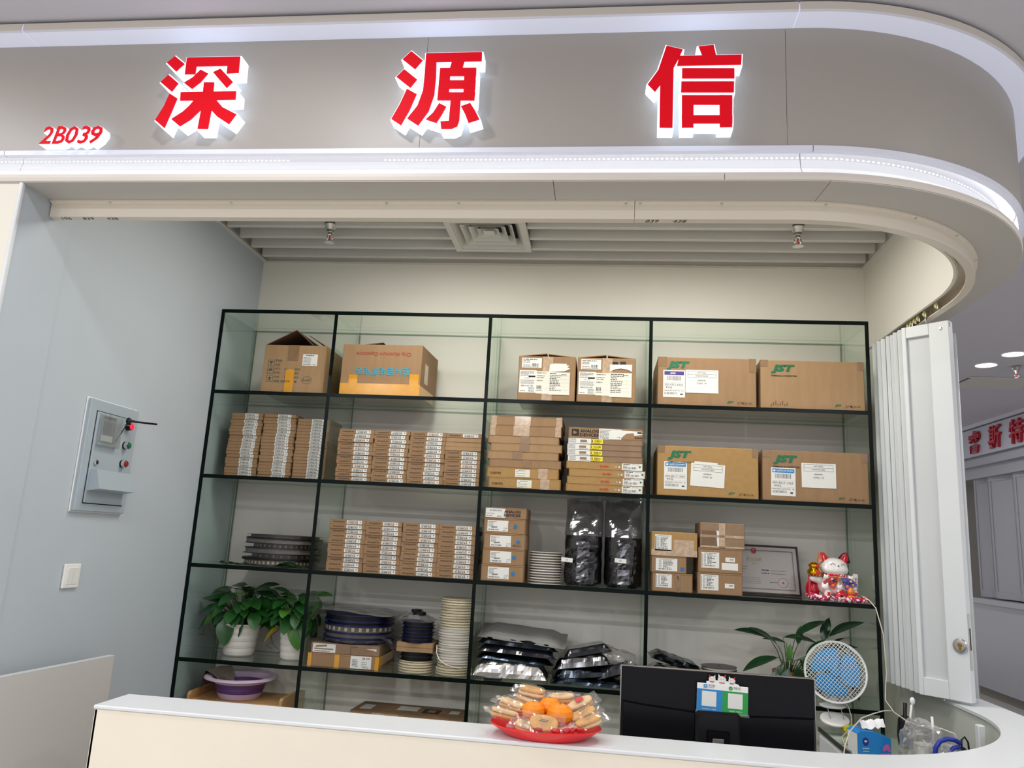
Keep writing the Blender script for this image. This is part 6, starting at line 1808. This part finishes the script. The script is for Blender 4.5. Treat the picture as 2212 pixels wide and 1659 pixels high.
bb = empty('blue_handle_bag', (3.475, -.70, DT + .0005)); tag(bb, 'clear bag with a thick blue loop handle at the counter corner', 'bag')
mb = pillow(.10, .09, .10, 'zipfilm', 8, .012, 24, 26, 16, .6); mb.build('film', bb)
mb = MB(); mb.tube([(-.056, -.030, .02), (-.055, -.032, .06), (-.050, -.034, .10), (-.034, -.034, .124), (-.010, -.034, .134), (.016, -.032, .133), (.040, -.028, .122)], .0085, 'handle_blue', 10); mb.build('handle', bb)
mb = MB(); mb.tube([(-.012, -.036, .05), (-.006, -.038, .085), (.012, -.038, .106), (.034, -.036, .110)], .008, 'handle_blue', 10); mb.build('handle', bb)
br = empty('brush_holder', (3.475, -.30, DT + .0005)); tag(br, 'black holder with a pale brush standing behind the tissue pack', 'brush')
mb = MB(); mb.lathe([(.0005, 0), (.026, 0), (.032, .05), (.026, .11), (.020, .125), (.016, .125), (.0005, .01)], 'black', 20); mb.build('holder', br)
mb = MB(); mb.tube([(-.004, 0, .03), (.006, 0, .18)], .008, 'black', 8); mb.build('black_handle', br)
mb = MB(); mb.tube([(.008, -.004, .03), (.030, -.004, .175)], .005, 'white', 8); mb.ball((.034, -.004, .19), (.011, .009, .016), 'tissue', 10, 8); mb.build('brush', br)
mb = MB(); mb.box(0, .07, 0, .045, 0, .03, 'sponge', .006); o = mb.build('sponge', None, (3.29, -.09, DT + .0005), .1); tag(o, 'yellow sponge on the glass desk top below the fan', 'sponge')
pg = empty('power_plug', (3.542, -.672, DT + .0005)); tag(pg, 'black power plug with a looped cord by the inner counter wall', 'plug')
mb = MB(); mb.box(-.014, .014, -.014, .014, 0, .098, 'black', .006); mb.build('plug_body', pg)
mb = MB(); mb.tube([(0, 0, .095), (.002, .002, .122), (.014, .003, .134), (.025, .002, .115), (.03, 0, .01)], .0035, 'black', 8); mb.build('cord', pg)
so = empty('wall_socket', (3.663, -.80, .93), 0); tag(so, 'small dark socket on the inner face of the rounded counter corner', 'socket'); so.rotation_euler = (0, 0, PI / 2 + PI + .35)
mb = MB(); mb.box(-.016, .016, -.004, .002, -.018, .018, 'steel', .001); mb.build('plate', so)
for sx in (-.007, .007):
    mb = MB(); mb.box(sx - .004, sx + .004, -.008, -.0041, -.012, .012, 'dark', .001); mb.build('slot', so)
# cream cords: one from the lucky cat down to the adapter, one arching over the tissue pack
mb = MB(); mb.tube([(3.43, .12, 1.385), (3.455, .06, 1.375), (3.455, .01, 1.362), (3.466, -.03, 1.335), (3.490, -.045, 1.22), (3.497, -.045, 1.05), (3.488, -.05, .985), (3.462, -.12, .94), (3.435, -.30, .923), (3.44, -.42, .915), (3.457, -.50, .914), (3.470, -.57, .930), (3.482, -.65, .938), (3.515, -.68, .930), (3.538, -.675, .885)], .0026, 'cable', 8)
o = mb.build('cream_cord'); tag(o, 'thin cream cord dropping from the lucky cat to the counter corner', 'cord')
mb = MB(); mb.tube([(3.428, -.305, .929), (3.40, -.33, .934), (3.368, -.36, .936), (3.31, -.41, .93), (3.251, -.46, .920), (3.19, -.56, .905), (3.15, -.63, .895), (3.10, -.74, .868), (3.06, -.84, .83), (3.04, -.93, .76)], .0024, 'cable', 8)
o = mb.build('cream_cord'); tag(o, 'cream cord arching above the tissue pack towards the monitor', 'cord')

# ------------------------------------------------------------------ the shop across the corridor
FX = 6.9
mb = MB(); mb.box(FX + .05, FX + .6, 2.5, 10.5, 2.66, WZ, 'fargrey'); mb.box(FX - .01, FX + .05, 2.5, 10.5, 3.30, WZ, 'ceil'); mb.box(FX - .02, FX + .05, 2.5, 10.5, 2.80, 2.89, 'fargrey', .004); mb.box(FX + .35, FX + .6, 2.5, 10.5, 0, 2.7, 'slab'); struct('wall_far', mb, 'pale grey facade of the shop across the corridor', 'wall')
fs_ = empty('sign_board', (FX, 2.6, 2.90)); tag(fs_, 'glossy white sign board of the shop across the corridor', 'sign')
mb = MB(); mb.box(0, .05, 0, 7.8, .03, .385, 'farwhite', .004); mb.build('board', fs_)
for ch, yc in (('睿', 6.38), ('斯', 5.86), ('特', 5.36)):
    vs, f_, (a0, a1, b0, b1) = text_geo(ch, .012, .12)
    bm = bmesh.new(); W_ = .30
    bv = [bm.verts.new((0, -(p[0] - a0) / (a1 - a0) * W_, (p[1] - b0) / (b1 - b0) * .28)) for p in vs]
    for q in f_:
        try: bm.faces.new([bv[i] for i in q])
        except ValueError: pass
    bmesh.ops.remove_doubles(bm, verts=bm.verts, dist=1e-5)
    r = bmesh.ops.extrude_face_region(bm, geom=bm.faces[:])
    for q in r['geom']:
        if isinstance(q, bmesh.types.BMVert): q.co.x = -.03
    bmesh.ops.recalc_face_normals(bm, faces=bm.faces)
    me = bpy.data.meshes.new('sign_character'); bm.to_mesh(me); bm.free(); me.materials.append(M['farred'])
    o = link('sign_character', me, None, (FX - .004, yc + .15, 2.965)); tag(o, {'睿': 'dark red sign letter across the corridor, partly behind the folding door', '斯': 'dark red sign letter in the middle of the far white board', '特': 'dark red sign letter at the right of the far white board'}[ch], 'sign letter', 'red letters across the corridor')
ff = empty('door_2', (FX + .1, 0, 0)); tag(ff, 'pale grey folding door of the shop across the corridor', 'door', None, 'structure')
ys = 6.72; side_ = 0
for wd in (.22, .18, .42, .18, .42, .18, .42, .18, .42):
    x0, x1 = (.0, .07) if side_ % 2 == 0 else (.07, .0)
    a = math.atan2(x1 - x0, wd)
    p = empty('panel', (x0, ys, 1.185)); p.parent = ff; p.rotation_euler = (0, 0, -PI / 2 + a)
    Lw = math.hypot(wd, x1 - x0)
    for q, nm_ in (((0, .03, 0, 1.48), 'stile'), ((Lw - .03, Lw, 0, 1.48), 'stile'), ((.03, Lw - .03, 0, .08), 'rail'), ((.03, Lw - .03, 1.42, 1.48), 'rail')):
        mb = MB(); mb.box(q[0] + .0005, q[1] - .0005, -.012, .012, q[2], q[3], 'fardoor', .002); mb.build(nm_, p)
    mb = MB(); mb.box(.03, Lw - .03, -.004, .004, .08, 1.42, 'fardoor'); mb.build('infill', p)
    if side_ % 2:
        mb = MB(); mb.tube([(0, 0, 1.48), (0, 0, 1.53)], .006, 'steel', 6); mb.build('hanger', p)
    ys -= wd; side_ += 1
fc = empty('counter', (FX, 2.6, 0)); tag(fc, 'pale counter of the shop across the corridor under its folding door', 'counter')
mb = MB(); mb.box(0, .32, 0, 4.25, 1.10, 1.17, 'fardoor', .006); mb.build('top', fc)
mb = MB(); mb.box(.04, .32, 0, 4.25, .10, 1.099, 'fardoor'); mb.build('front_panel', fc)
mb = MB(); mb.box(.07, .32, 0, 4.25, 0, .099, 'slab'); mb.build('plinth', fc)
for x_, y_, lb_ in ((5.59, 3.237, 'round glowing ceiling downlight nearer the folding door'), (5.62, 2.823, 'round glowing ceiling downlight nearer the right picture edge')):
    dl = empty('downlight', (x_, y_, WZ)); tag(dl, lb_, 'light', 'corridor downlights')
    mb = MB(); mb.lathe([(.098, -.001), (.098, -.006), (.086, -.007), (.084, -.001)], 'white', 32); mb.build('trim_ring', dl)
    mb = MB(); mb.lathe([(.0005, -.0045), (.084, -.0045)], 'bulb', 32); mb.build('diffuser', dl)
sp = sprinkler((5.857, 3.26, WZ - .004), 'small sprinkler head on the corridor ceiling past the downlights')
av = empty('air_vent', (6.02, 3.95, WZ)); tag(av, 'flat slatted air vent in the corridor ceiling', 'vent')
mb = MB(); mb.box(-.35, .35, -.22, .22, -.004, -.001, 'ink2'); mb.build('duct', av)
for k in range(9):
    mb = MB(); mb.x = Matrix.Translation((0, -.19 + .0475 * k, -.008)) @ Matrix.Rotation(-.25, 4, 'X'); mb.box(-.33, .33, -.014, .014, -.0015, .0015, 'slat'); mb.build('louvre', av)
for q in ((-.37, .37, -.24, -.21), (-.37, .37, .21, .24)):
    mb = MB(); mb.box(*q, -.010, -.001, 'slat', .002); mb.build('frame', av)
